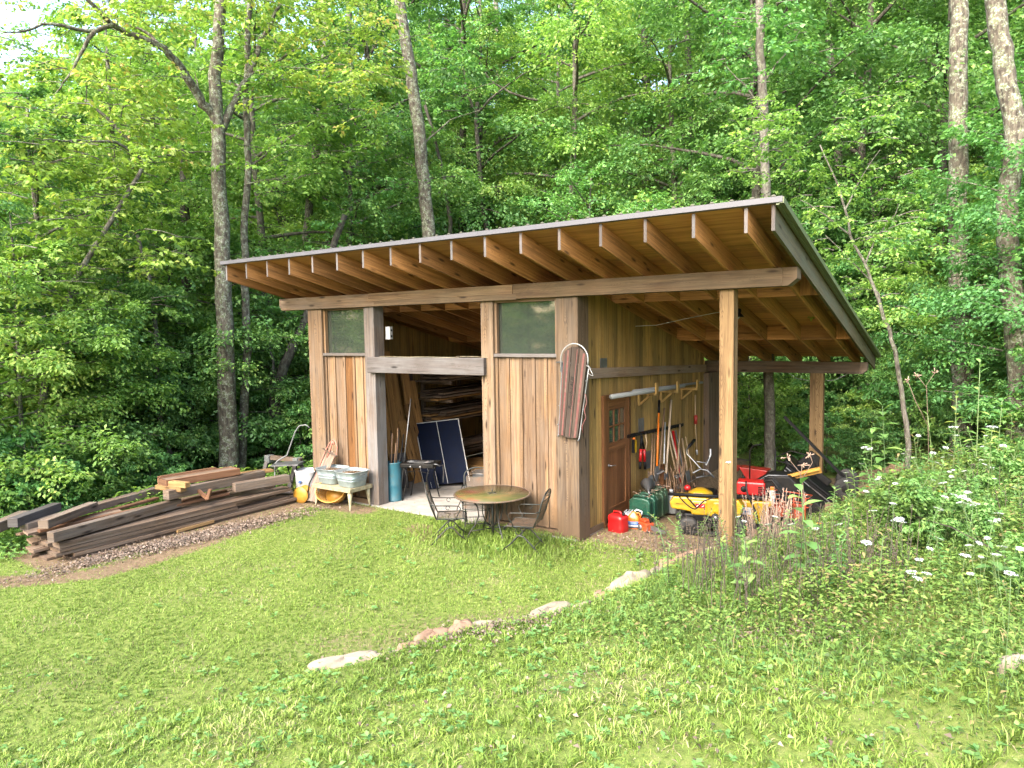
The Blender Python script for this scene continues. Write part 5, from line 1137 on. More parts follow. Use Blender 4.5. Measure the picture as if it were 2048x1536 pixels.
def put(pr, x, y, rz, sc, lab, grp, tilt=(0, 0), zoff=0, cat=None):
    z = hz(x, y)+zoff
    pxx = 1024+FPX*np.dot(np.array([x, y, z])-CAM, _R)/np.dot(np.array([x, y, z])-CAM, _fw)
    if pxx < 300 and np.dot(np.array([x, y, z])-CAM, _fw) > 0:
        Dd = math.hypot(x-CAM[0], y-CAM[1]); cap = (.30 if pxx < 190 else .40)*Dd+3.3-z; hh = HT.get(id(pr), 8.)
        sc = min(sc, max(.25, cap/max(hh, 1.)))
    if id(pr) in used: o = dup(pr, (x, y, z), rz, lab, grp, sc, tilt)
    else:
        used.add(id(pr)); o = pr; o.location = (x, y, z); o.rotation_euler = (tilt[0], tilt[1], rz); s_ = sc if isinstance(sc, tuple) else (sc,)*3; o.scale = s_; o['label'] = lab; o['group'] = grp
    return o
GT, GU, GS = 'trees of the dense wood behind the shed', 'leafy saplings filling the wood', 'low shrubs along the edge of the wood'
def polar(px, D, dx=0): p = deep(px, 660, D); return p.x, p.y
def clear(x, y, m=0):
    if -8.2-m < x < 3.8+m and -3 < y < 8.3+m: return False
    if lineD(x, y) > .2 and lineD(x, y) < 4.2+m*.5 and y < 7: return False
    if x > -8.6-m and y < 8.3+m and lineD(x, y) < .2: return False
    return True
rr = random.Random(21)
# rows of forest: distance bands, stepping across the view
LT, LU, LS = 'tall leafy tree crowded among its neighbours in the wood', 'layered young tree of the understory in the wood', 'low leafy shrub at the foot of the wood'
for D, step, lo, hi in ((20, 210, -200, 2300), (25, 190, -150, 2250), (31, 170, -100, 2200), (38, 150, -60, 2150), (47, 140, -40, 2120), (58, 130, 0, 2100), (70, 120, 0, 2100)):
    px = lo+rr.uniform(0, step*.6)
    while px < hi:
        d_ = D*rr.uniform(.88, 1.14); x, y = polar(px, d_)
        if clear(x, y, 1.5) and trunk_free(x, y, 2.2): pr = rr.choice(P_T[2:]+[P_T[0]] if px < 700 else P_T[:2]+P_T[:3]); put(pr, x, y, rr.uniform(0, 6.28), rr.uniform(.82, 1.2), LT, GT, (rr.uniform(-.05, .05), rr.uniform(-.05, .05)))
        px += step*rr.uniform(.75, 1.25)
for D, step, lo, hi in ((15.0, 105, -150, 620), (16.5, 110, -150, 2250), (18.5, 110, -100, 2250), (20.5, 100, -120, 2200), (25, 110, -60, 2150), (31, 110, -40, 2120), (38, 120, 0, 2100)):
    px = lo+rr.uniform(0, step*.6)
    while px < hi:
        d_ = D*rr.uniform(.9, 1.12); x, y = polar(px, d_)
        if clear(x, y, .8) and trunk_free(x, y, 1.2): put(rr.choice(P_U if px > 500 else [P_U[0], P_U[2], P_U[2]]), x, y, rr.uniform(0, 6.28), rr.uniform(.75, 1.15), LU, GU, (rr.uniform(-.08, .08), rr.uniform(-.08, .08)))
        px += step*rr.uniform(.75, 1.25)
for D, step, lo, hi in ((13.2, 80, -80, 560), (14.4, 70, -80, 600), (15.6, 80, -100, 2200), (17.8, 75, -100, 2150), (20.5, 90, -60, 2100)):
    px = lo
    while px < hi:
        d_ = D*rr.uniform(.92, 1.1); x, y = polar(px, d_)
        if clear(x, y, .0) and (trunk_free(x, y, .5) or (D < 15 and rr.random() < .5)): put(rr.choice(P_S), x, y, rr.uniform(0, 6.28), rr.uniform(.7, 1.15), LS, GS)
        px += step*rr.uniform(.7, 1.3)

for k, (x_, y_, i_) in enumerate(((-22, -30, 0), (-14, -34, 1), (-8, -31, 2), (-28, -24, 3), (-3, -36, 0), (4, -33, 1), (11, -36, 3), (18, -30, 2), (-18, -27, 5), (-11, -28, 6), (-5, -29, 4), (1, -30, 5), (8, -29, 6), (-25, -33, 4), (-15, -24, 4), (-12, -23, 5), (-9, -24, 6), (-18, -22, 5), (-21, -24, 4), (-6, -24, 5), (-24, -20, 6), (-10, -21.5, 4), (-14, -20.5, 6), (-2.5, -25, 4))):
    put((P_T+P_U)[i_], x_, y_, k*1.7, .8 if i_ < 4 else 1.1, 'leafy tree of the clearing edge behind the photographer', 'trees facing the shed front')
for k in range(26):
    x_, y_ = rr.uniform(-2.5, 6.2), rr.uniform(8.6, 13.5)
    if trunk_free(x_, y_, .35): put(P_S[k % 3] if k % 4 else P_U[k % 3], x_, y_, rr.uniform(0, 6), rr.uniform(.7, 1.1) if k % 4 else rr.uniform(.4, .6), LS if k % 4 else LU, GS if k % 4 else GU)
# ---- the trees one can single out
def key_tree(name, lab, pix, D, r0, r1, bark, limbs=(), sprays=(), lm=None, lsz=.12, rl=.5, zbase=None, seed=1, dD=None, grp=None):
    """pix: trunk centre-line pixels from foot to top, at distance D; limbs: pixel polylines [(px,py,dD)..]; sprays: (px,py,dD,radius,count)"""
    r = np.random.RandomState(seed)
    P_ = [deep(px, py, D+(dD or 0)*k/len(pix)) for k, (px, py) in enumerate(pix)]
    b0 = Vector((P_[0].x, P_[0].y, hz(P_[0].x, P_[0].y)-.3)); P_ = [b0]+[p for p in P_ if p.z > b0.z+.4]; org = Vector((b0.x, b0.y, b0.z+.3))
    t = thing(name, lab, 'tree', tuple(org), group=grp); N_ = len(P_)
    zz = [p.z for p in P_]; rad = lambda z: r0+(r1-r0)*(z-zz[0])/(zz[-1]-zz[0])
    # densify with a slight waver
    Q = []
    for k in range(N_-1):
        for s_ in range(4): Q.append(P_[k].lerp(P_[k+1], s_/4)+Vector((r.normal(0, .012), r.normal(0, .012), 0)))
    Q.append(P_[-1]); b = MB(); b.tube([q-org for q in Q], [rad(q.z)*(1.25 if i_ == 0 else 1) for i_, q in enumerate(Q)], 12)
    allL = []
    for l in limbs:
        pl = [deep(px, py, D+dd)-org for px, py, dd in l[1]]; Q2 = []
        for k in range(len(pl)-1):
            for s_ in range(3): Q2.append(pl[k].lerp(pl[k+1], s_/3)+Vector((r.normal(0, .02), r.normal(0, .02), r.normal(0, .02)))*(1 if s_ else 0))
        Q2.append(pl[-1]); n_ = len(Q2); b.tube(Q2, [max(.008, l[0]*(1-.8*q/(n_-1))) for q in range(n_)], 7, cap=False); allL.append(Q2)
    # leaf sprays: flat fans of twigs
    Bs, Ds, Ls, Ts = [], [], [], []
    for (px, py, dd, R_, cnt) in sprays:
        c = deep(px, py, D+dd)-org
        ntw = max(3, cnt//22)
        for k in range(ntw):
            az = r.uniform(0, 6.28); tl = R_*r.uniform(.45, 1.0); td = np.array([math.cos(az), math.sin(az), r.uniform(-.25, .2)]); o = np.array(c)+np.array([r.normal(0, R_*.28), r.normal(0, R_*.28), r.normal(0, R_*.30)])
            if k % 2 == 0: b.tube([tuple(o), tuple(o+td*tl*.5+np.array([0, 0, .03])), tuple(o+td*tl)], [.012, .008, .004], 4, cap=False)
            n = 26; u = np.sqrt(r.uniform(.02, 1, n)); side = np.where(r.rand(n) < .5, -1, 1); lat = np.array([-td[1], td[0], 0]); 
            Bp = o+td*tl*u[:, None]-np.array([0, 0, 1])*(u**2*tl*.18)[:, None]+lat*(side*r.uniform(0, 1, n)*tl*.3*(1-.5*u))[:, None]+r.normal(0, .025, (n, 3))
            Dp = td*.6+lat*side[:, None]*.8+r.normal(0, .3, (n, 3)); Dp[:, 2] -= .3
            Bs.append(Bp); Ds.append(Dp); Ls.append(lsz*r.uniform(.6, 1.25, n)); Ts.append(np.clip(r.normal(.5, .2, n)+r.normal(0, .1), 0, 1))
    b.build('trunk', bark, t)
    if Bs:
        B = np.concatenate(Bs); NN = r.normal(0, .4, B.shape); NN[:, 2] += 1; L = np.concatenate(Ls)
        V, F = leaf_arrays(B, np.concatenate(Ds), unit(NN), L, L*r.uniform(.5, .75, len(L)), r); np_obj('crown', V, F, np.concatenate(Ts), lm or LF['wood'], parent=t)
    return t
def scatter(seed, x0, x1, y0, y1, n, R_=1.0, cnt=110, dd=1.6, skip=None):
    r = random.Random(seed); out = []
    for _ in range(n):
        px, py = r.uniform(x0, x1), r.uniform(y0, y1)
        if skip and skip(px, py): continue
        out.append((px, py, r.uniform(-dd, dd), R_*r.uniform(.6, 1.2), int(cnt*r.uniform(.6, 1.3))))
    return out
key_tree('lichen_tree', 'tall thick lichen-covered trunk with a forked crown just left of the shed', [(458, 950), (455, 800), (448, 600), (441, 400), (436, 250), (430, 150), (440, 40), (452, -80), (470, -200)], 18, .235, .10, BK['lichen'],
  limbs=[(.13, [(440, 262, 0), (428, 232, 0), (400, 195, -.2), (365, 140, -.5), (330, 98, -.8), (270, 72, -1), (222, 48, -1.2), (180, 5, -1.4), (150, -40, -1.6)]), (.05, [(225, 50, -1.2), (175, 62, -1.3), (105, 48, -1.5), (50, 62, -1.7), (0, 66, -1.8)]), (.045, [(190, 62, -1.3), (160, 110, -1.2), (135, 155, -1.1), (108, 190, -1)]),
         (.11, [(438, 262, 0), (455, 232, .1), (475, 190, .3), (500, 150, .5), (520, 80, .6), (545, 40, .7), (560, 0, .8), (575, -60, .9)]), (.04, [(500, 150, .5), (560, 120, .2), (620, 85, 0), (690, 60, -.2)]), (.05, [(355, 125, -.5), (300, 70, 0), (240, 40, .3), (150, 10, .5)]), (.03, [(400, 195, -.2), (395, 165, 0), (390, 145, 0)])],
  sprays=scatter(1, 20, 760, -120, 175, 120, 1.2, 120, 2.2, lambda x, y: (x < 235 and y < 150 and random.Random(int(x*7+y)).random() < .82) or (y > 60+abs(x-400)*.25 and 330 < x < 520 and y > 130))+scatter(2, 20, 330, 90, 330, 26, 1.0, 100, 1.5), lm=LF['yellow'], lsz=.12, seed=3)
key_tree('slim_grey_tree', 'slimmer mottled grey trunk rising right beside the lichen-covered one', [(483, 945), (486, 850), (494, 700), (490, 560), (488, 460), (497, 330), (492, 200), (496, 60), (505, -80)], 18.6, .115, .06, BK['lichen'],
  limbs=[(.03, [(496, 340, 0), (540, 300, .5), (600, 260, .8), (690, 215, 1)]), (.03, [(492, 180, 0), (560, 150, .4), (640, 120, .8), (700, 80, 1)])], sprays=scatter(4, 480, 760, 60, 330, 34, 1.0, 100, 1.2), lm=LF['maple'], seed=4)
key_tree('dark_trunk_tree', 'dark straight trunk left of the lichen-covered tree, draped with layered leaves', [(385, 945), (378, 800), (372, 650), (374, 520), (370, 420), (365, 300)], 20.5, .17, .10, BK['dark'],
  limbs=[(.05, [(375, 590, 0), (320, 575, -.3), (270, 560, -.5)]), (.04, [(372, 520, 0), (420, 470, .3), (450, 400, .5)]), (.04, [(372, 545, 0), (330, 500, -.5), (280, 480, -1)])], sprays=scatter(5, 190, 520, 360, 600, 48, 1.1, 110, 1.4)+scatter(55, 200, 480, 600, 760, 16, .9, 90, 1.2), lm=LF['wood'], seed=5)
key_tree('leaning_dark_tree', 'crooked dark trunk leaning right behind the left corner post of the shed', [(538, 945), (545, 870), (552, 780), (575, 715), (600, 665), (628, 600), (655, 520), (690, 430)], 20, .18, .08, BK['dark'],
  limbs=[(.05, [(555, 770, 0), (540, 700, .3), (530, 620, .5), (515, 540, .8)])], sprays=scatter(6, 500, 720, 400, 620, 20, .9, 90, 1.2), lm=LF['deep'], seed=6)
key_tree('bent_sapling', 'thin curved trunk low in the leaves left of the dark straight trunk', [(346, 945), (338, 890), (322, 840), (316, 760), (312, 660), (300, 560), (275, 470)], 18.5, .07, .04, BK['grey'],
  limbs=[(.035, [(312, 820, 0), (260, 780, -.4), (210, 760, -.8), (150, 740, -1)]), (.025, [(316, 740, 0), (260, 690, -.3), (220, 640, -.5), (180, 590, -.8)])], sprays=scatter(7, 0, 330, 560, 880, 60, .95, 110, 1.4), lm=LF['maple'], seed=7)
key_tree('broken_top_tree', 'arching branches of a leafy tree at the far left with orange tinged leaves', [(60, 960), (80, 850), (100, 700), (150, 560), (230, 430), (290, 325), (240, 260), (170, 200)], 17, .10, .03, BK['grey'],
  limbs=[(.04, [(285, 318, 0), (230, 283, -.3), (150, 280, -.6), (80, 280, -1)]), (.03, [(130, 600, 0), (60, 560, -.5), (0, 520, -1)])], sprays=scatter(8, -40, 330, 180, 560, 70, 1.05, 110, 1.6)+scatter(9, -40, 160, 560, 900, 22, .9, 100, 1.2), lm=LF['yellow'], seed=8)
key_tree('mottled_leaning_tree', 'tall mottled trunk leaning left that rises behind the middle of the roof', [(872, 700), (865, 580), (858, 470), (845, 330), (832, 220), (818, 120), (800, 0), (785, -100)], 21, .24, .15, BK['lichen'],
  limbs=[(.03, [(838, 300, 0), (900, 240, .5), (960, 220, .8)]), (.03, [(822, 150, 0), (770, 110, -.5), (700, 60, -1)])], sprays=scatter(10, 600, 800, 200, 470, 16, .9, 80, 1.0)+scatter(11, 870, 1000, 60, 210, 12, .9, 80, 1.0), lm=LF['deep'], seed=9)
key_tree('forked_dark_tree', 'slender dark forked trunk in the wood above the middle of the roof', [(985, 620), (975, 480), (960, 360), (952, 230), (955, 205)], 25, .10, .07, BK['dark'],
  limbs=[(.05, [(952, 225, 0), (935, 190, 0), (925, 130, 0), (915, 60, 0)]), (.05, [(955, 225, 0), (990, 190, -.2), (1030, 160, -.5), (1080, 130, -.8)]), (.05, [(1075, 200, 0), (1020, 185, 0), (980, 160, .2), (955, 120, .3)])], sprays=scatter(12, 880, 1100, 20, 200, 20, 1.2, 80, 1.0), lm=LF['deep'], seed=10)
key_tree('second_dark_tree', 'thin dark trunk that curves right of the mottled leaning one above the roof', [(905, 600), (900, 440), (885, 340), (870, 280), (850, 210)], 24, .11, .05, BK['dark'], limbs=[(.04, [(880, 320, 0), (860, 250, 0), (850, 200, 0)])], seed=11)
key_tree('pale_slim_tree', 'slim pale grey trunk standing straight behind the right end of the roof', [(1540, 900), (1538, 800), (1536, 600), (1533, 400), (1528, 250), (1522, 100), (1517, -60)], 17.5, .13, .09, BK['grey'],
  limbs=[(.03, [(1530, 230, 0), (1490, 170, -.3), (1450, 130, -.5)]), (.03, [(1530, 160, 0), (1570, 110, .2), (1600, 60, .4)])], sprays=scatter(13, 1420, 1620, 20, 150, 22, .9, 90, .9), lm=LF['deep'], seed=12)
key_tree('grey_column_tree', 'straight thick grey trunk in the upper right of the wood', [(1925, 760), (1918, 600), (1915, 430), (1916, 250), (1917, 120), (1918, -60)], 19, .23, .17, BK['lichen'], sprays=scatter(14, 1830, 2000, 330, 470, 8, .8, 80, .9), lm=LF['deep'], seed=13)
key_tree('pale_edge_tree', 'pale mottled trunk curving along the right edge of the photo', [(2040, 760), (2028, 620), (2015, 480), (2016, 380), (2034, 300), (2020, 200), (2003, 100), (1990, 0), (1985, -80)], 17, .20, .17, BK['lichen'], sprays=scatter(15, 1960, 2080, 500, 640, 8, .8, 80, .9), lm=LF['deep'], seed=14)
key_tree('leaning_sapling_right', 'young leaning tree with thin bare stems just right of the roof corner', [(1818, 892), (1805, 800), (1790, 700), (1765, 620), (1735, 540), (1700, 470), (1680, 380), (1640, 290)], 15.2, .058, .012, BK['grey'],
  limbs=[(.02, [(1762, 610, 0), (1740, 560, .2), (1700, 520, .4), (1650, 470, .6)]), (.02, [(1730, 530, 0), (1750, 480, .2), (1790, 430, .5), (1800, 380, .6)]), (.02, [(1700, 470, 0), (1650, 430, -.3), (1600, 400, -.5)]), (.018, [(1690, 420, 0), (1720, 360, .3), (1760, 300, .6)])],
  sprays=scatter(16, 1480, 1800, 190, 400, 44, .62, 90, 1.1)+scatter(17, 1600, 1840, 380, 640, 34, .6, 90, 1.1), lm=LF['maple'], lsz=.085, seed=15)
for k, (px, py0, px1, D, nm, lab) in enumerate(((615, 640, 650, 24, 'grey_trunk_tree', 'grey trunk leaning right behind the left end of the roof'), (1300, 640, 1290, 30, 'far_dark_tree', 'big dark trunk half hidden in leaves above the right half of the roof'), (1000, 640, 995, 33, 'far_slim_tree', 'far slender trunk deep in the wood above the roof centre'),
    (1400, 640, 1375, 27, 'thin_right_tree', 'thin dark trunk in the wood near the top of the roof corner'), (730, 640, 700, 27, 'thin_left_tree', 'thin spotted trunk behind the left third of the roof'), (670, 640, 640, 29, 'far_left_tree', 'far thin trunk between the two grey trunks left of centre'), (1690, 700, 1660, 25, 'fork_right_tree', 'slender trunk high in the wood right of the pale slim tree'))):
    key_tree(nm, lab, [(px, py0), (px-4, 480), ((px+px1)/2, 300), (px1, 100), (px1-5, -60)], D, .16 if k != 1 else .3, .1, BK['dark' if k in (1, 3) else 'grey'], seed=20+k)

# ================================================================= ground plants
def blades(n, xr, yr, dens, Lr, Wr, mat, name, seed, lean=.5, tone=(.5, .2), clump=0, kind='stuff', trip=False):
    r = np.random.RandomState(seed); x = r.uniform(*xr, n); y = r.uniform(*yr, n)
    k = r.rand(n) < dens(x, y); x, y = x[k], y[k]
    if clump:
        wx = x+.11*np.sin(y*7.3+x*3.1); wy = y+.13*np.sin(x*6.1-y*2.7); wx, wy = wx*.8+wy*.6, wy*.8-wx*.6; cx = np.floor(wx/clump)*clump; cy = np.floor(wy/clump)*clump; hsh = np.modf(np.sin(cx*12.9898+cy*78.233)*43758.5)[0]; hs2 = np.modf(np.sin(cx*39.3+cy*11.13)*23421.6)[0]
        jx = cx+clump*(.5+1.3*hsh); jy = cy+clump*(.5+1.3*hs2); kk = .45+.4*np.abs(hsh); ex = (wx-jx)*(kk-1); ey = (wy-jy)*(kk-1); x = x+ex*.8-ey*.6; y = y+ex*.6+ey*.8
    z = H(x, y)-.004; m_ = len(x); B = np.stack([x, y, z], 1)
    az = r.uniform(0, 6.28, m_); ln = np.abs(r.normal(0, lean, m_)); D = np.stack([np.cos(az)*ln, np.sin(az)*ln, np.ones(m_)], 1); D = unit(D)
    L = r.uniform(*Lr, m_); W2 = r.uniform(*Wr, m_); S_ = np.stack([-np.sin(az), np.cos(az), np.zeros(m_)], 1)
    S_ = unit(S_*1+r.normal(0, .3, (m_, 3)))
    mid = B+D*(L*.55)[:, None]; out = np.stack([np.cos(az), np.sin(az), -.2*np.ones(m_)], 1)
    tip = mid+(D*.5+out*.55)*(L*.5)[:, None]; hw = (S_*W2[:, None]*.5)
    V = np.stack([B-hw*.6, B+hw*.6, mid+hw, tip, mid-hw], 1).reshape(-1, 3)
    F0 = np.arange(m_)[:, None]*5; F = np.concatenate([F0+np.array([[0, 1, 2, 4]])], 0); F2 = F0+np.array([[4, 2, 3, 3]])
    # quads for the base, triangles (as quads are not possible) for the tip: build two faces per blade
    me = bpy.data.meshes.new(name); me.vertices.add(len(V)); me.vertices.foreach_set('co', V.astype('f').ravel())
    loops = np.concatenate([F0+np.array([[0, 1, 2, 4, 4, 2, 3]])], 0).ravel(); me.loops.add(len(loops)); me.loops.foreach_set('vertex_index', loops.astype('i'))
    st_ = (np.arange(m_)[:, None]*7+np.array([[0, 4]])).ravel(); tt = np.tile([4, 3], m_); me.polygons.add(2*m_); me.polygons.foreach_set('loop_start', st_.astype('i')); me.polygons.foreach_set('loop_total', tt.astype('i'))
    patch = np.sin(x*1.3+1)*np.sin(y*1.7)+np.sin(x*3.9+y*2.1)*.6+np.sin(x*.7-y*1.1)*.5
    T = np.clip(r.normal(tone[0], tone[1], m_)+patch*.13, 0, 1); a = me.attributes.new('tone', 'FLOAT', 'FACE'); a.data.foreach_set('value', np.repeat(T, 2).astype('f'))
    me.update(calc_edges=True); me.materials.append(mat); o = bpy.data.objects.new(name, me); COL.objects.link(o); tag(o, None, None, kind=kind); return o
def inview(x, y):
    dx, dy = x-CAM[0], y-CAM[1]; f = dx*_fw[0]+dy*_fw[1]; s_ = dx*_R[0]+dy*_R[1]; return (f > 2.5) & (np.abs(s_/np.maximum(f, .1)) < .83)
def fbm(x, y): return np.sin(x*2.1+1.3*np.sin(y*1.7))*np.sin(y*2.3+1.1*np.sin(x*1.9))+.5*np.sin(x*5.3+y*1.1)*np.sin(y*4.7-x*2.)
def lawn_d(x, y):
    v = inview(x, y)*(1-.93*np.clip(bare(x, y)*1.5-.3, 0, 1)); d = lineD(x, y)
    v = v*np.where(d > .1, np.clip(1.1-.28*(d), .25, 1), 1)*(.74+.26*np.clip(fbm(x, y)+.6, 0, 1)); v = v*sst(-10.5, -8.5, x)
    dist = np.hypot(x-CAM[0], y-CAM[1]); return v*np.clip(1.25-dist/16, .38, 1)*np.where(fbm(x*1.1+2, y*1.3) > .75, .45, 1)
blades(1150000, (-9.5, 7.5), (-9.2, 1.2), lawn_d, (.018, .05), (.004, .0075), LF['grass'], 'lawn_grass', 31, .8, (.56, .2), clump=.075)
# coarse tufts, thicker on the bank side and near the camera
def tuft_d(x, y): d = lineD(x, y); return inview(x, y)*(1-.85*np.clip(bare(x, y)*1.5-.3, 0, 1))*np.clip(.10+.9*sst(-.3, .5, d), 0, 1)*(fbm(x*1.3, y*1.3) > -.35)
blades(260000, (-4, 8.5), (-9.2, 2), tuft_d, (.04, .115), (.005, .011), LF['grass'], 'coarse_grass', 32, .8, (.6, .2), clump=.16)
def chair_d(x, y): return (np.exp(-((x+1.1)**2/1.4+(y+.75)**2/.35)) > r_g.rand(len(x)))*1.
r_g = np.random.RandomState(9)
blades(16000, (-2.6, .6), (-1.6, .0), chair_d, (.07, .19), (.006, .012), LF['grass'], 'long_grass', 33, .5, (.42, .18))
# weeds of the bank
def weed_leaves(n, xr, yr, dens, hr, lsz, mat, name, seed, tone=(.5, .2)):
    r = np.random.RandomState(seed); x = r.uniform(*xr, n); y = r.uniform(*yr, n); k = r.rand(n) < dens(x, y); x, y = x[k], y[k]; m_ = len(x)
    hh = hr(x, y)*r.uniform(0, 1, m_)**.8*(.6+.5*np.clip(fbm(x*.8+3, y*.8), -.6, 1)); B = np.stack([x, y, H(x, y)+hh], 1)
    az = r.uniform(0, 6.28, m_); D = np.stack([np.cos(az), np.sin(az), r.uniform(-.3, .7, m_)], 1); NN = r.normal(0, .4, (m_, 3)); NN[:, 2] += 1
    L = lsz*r.uniform(.5, 1.4, m_); V, F = leaf_arrays(B, D, unit(NN), L, L*r.uniform(.25, .55, m_), r)
    patch = np.sin(x*1.1)*np.sin(y*1.4+1); T = np.clip(r.normal(*tone, m_)+.1*patch+.15*(hh/.5-.3), 0, 1); o = np_obj(name, V, F, T, mat); tag(o, None, None, kind='stuff'); return o
def bank(x, y): d = lineD(x, y); return inview(x, y)*sst(.15, .7, d)*sst(8, 6.5, d)*(y < 7)
def near(x, y): return sst(-4.9, -2.3, y+.25*(x-4))        # fades out into mown grass toward the camera
weed_leaves(330000, (1.2, 11), (-6.5, 7), lambda x, y: bank(x, y)*near(x, y)*(.55+.45*np.clip(fbm(x*.9, y*.9)+.5, 0, 1)), lambda x, y: .10+.42*near(x, y)*sst(.3, 2.2, lineD(x, y)), .05, LF['weed'], 'weed_cover', 41, (.5, .25))
weed_leaves(22000, (0, 9), (-9, 0), lambda x, y: inview(x, y)*sst(.0, .6, lineD(x, y))*(1-near(x, y))*(fbm(x*1.7, y*1.7) > .1), lambda x, y: .05+0*x, .032, LF['weed'], 'low_weeds', 42, (.5, .2))
weed_leaves(26000, (-12.5, -7.2), (-6.5, 3), lambda x, y: inview(x, y)*(fbm(x, y) > -.7), lambda x, y: .55+0*x, .12, LF['maple'], 'leafy_ground_cover', 43, (.6, .2))
weed_leaves(9000, (-9.5, -6.6), (-6.2, -4.4), lambda x, y: inview(x, y)*np.clip(1.3-np.hypot(x+7.6, y+5.4)/.9, 0, 1), lambda x, y: .3+0*x, .07, LF['wood'], 'fern_patch', 44, (.6, .2))
blades(95000, (1.3, 10), (-6, 7), lambda x, y: bank(x, y)*near(x, y)*.8, (.10, .30), (.003, .007), LF['weed'], 'tall_thin_grass', 45, .45, (.5, .25), clump=.22)
# dry leaves
def litter(n, cx, cy, sx, sy, ang, seed, nm, lab):
    r = np.random.RandomState(seed); u = r.normal(0, 1, n)*sx; v = r.normal(0, 1, n)*sy; x = cx+u*math.cos(ang)-v*math.sin(ang); y = cy+u*math.sin(ang)+v*math.cos(ang)
    B = np.stack([x, y, H(x, y)+r.uniform(.005, .05, n)], 1); az = r.uniform(0, 6.28, n); D = np.stack([np.cos(az), np.sin(az), r.uniform(-.3, .5, n)], 1); NN = r.normal(0, .5, (n, 3)); NN[:, 2] += 1
    L = r.uniform(.02, .055, n); V, F = leaf_arrays(B, D, unit(NN), L, L*.6, r, .4, .3); o = np_obj(nm, V, F, np.clip(r.normal(.6, .25, n), 0, 1), LF['litter']); tag(o, lab, 'leaf litter', kind='stuff')
litter(6500, -5.35, -3.2, 1.05, .16, PI/2-.12, 1, 'leaf_litter', 'brown dry leaves along the foot of the timber pile')
litter(900, 1.0, -3.6, .5, .25, .9, 2, 'leaf_litter', 'dry leaves in the bare patch by the long white stone')
litter(700, 1.5, .2, .8, .5, .2, 3, 'leaf_litter', 'dry leaves on the dark soil under the roof edge')
litter(1200, 3.9, -2.7, .45, .28, .5, 4, 'leaf_litter', 'patch of dead straw and leaves in the middle of the weeds')
litter(900, 2.9, 6.2, .6, .7, .0, 5, 'leaf_litter', 'dark mulch beyond the rear roof post')
litter(260, 3.2, -5.0, 1.6, .8, .0, 6, 'leaf_litter', 'a few dry leaves scattered in the near grass')

def stem_leaf(b, p, d, L, W2, droop=.25, bend=0):
    """a broad leaf with six quads and a midrib crease"""
    p = Vector(p); d = Vector(d).normalized(); s_ = d.cross(Vector((0, 0, 1))).normalized(); n_ = s_.cross(d); rows = []
    for t_, w_ in ((0, .06), (.2, .62), (.45, 1.), (.7, .78), (.9, .3), (1, .02)):
        c = p+d*(L*t_)-Vector((0, 0, 1))*(droop*L*t_*t_); rows.append((c-s_*W2/2*w_+n_*W2*.15*w_, c, c+s_*W2/2*w_+n_*W2*.15*w_))
    vs = [v for r_ in rows for v in r_]; fs = []
    for k in range(5): fs += [(3*k, 3*k+1, 3*k+4, 3*k+3), (3*k+1, 3*k+2, 3*k+5, 3*k+4)]
    b.add(vs, fs, None, None, 0, True)
def broad_plant(nm, lab, h, nleaf, L, W2, lm, seed, grp, lean=.06, base=.15, narrow=False):
    rnd = random.Random(seed); t = thing(nm, lab, 'plant', group=grp); sx, sy = rnd.uniform(-lean, lean), rnd.uniform(-lean, lean)
    pts = [(sx*h*(k/6)**1.5*2, sy*h*(k/6)**1.5*2, h*k/6-.05*(k == 0)) for k in range(7)]; b = MB(); b.tube(pts, [.010*(1-.07*k) for k in range(7)], 6); b.build('stem', LF['stem'], t)
    b = MB()
    for k in range(nleaf):
        f = base+(1-base)*k/(nleaf-1); i = min(5, int(f*6)); fr = f*6-i; p = Vector(pts[i]).lerp(Vector(pts[i+1]), fr); az = (k//2)*PI/2+(k % 2)*PI+rnd.uniform(-.3, .3); s_ = 1-.55*max(0, f-.5)*2*.6; el = .25+1.1*max(0, f-.75)*3
        stem_leaf(b, p, (math.cos(az), math.sin(az), el*rnd.uniform(.6, 1.3)), 1.4*L*s_*rnd.uniform(.8, 1.15), 1.35*W2*s_*rnd.uniform(.8, 1.1), .3*rnd.uniform(.6, 1.3))
    b.build('leaves', lm, t); return t
def on_bank(px, py):
    for q in range(30):
        D = 3.
        while D < 13.5:
            p = deep(px, py+q*6, D)
            if p.z <= hz(p.x, p.y): return p
            D += .04
    return p
def height_px(p, py_top):
    """world height whose top reaches image row py_top above point p"""
    D = math.hypot(p.x-CAM[0], p.y-CAM[1]); d = ray(1024+FPX*np.dot(np.array(p)-CAM, _R)/np.dot(np.array(p)-CAM, _fw), py_top); return float(CAM[2]+d[2]*D/math.hypot(d[0], d[1])-p.z)
GB = 'tall broad-leaved weeds on the bank'
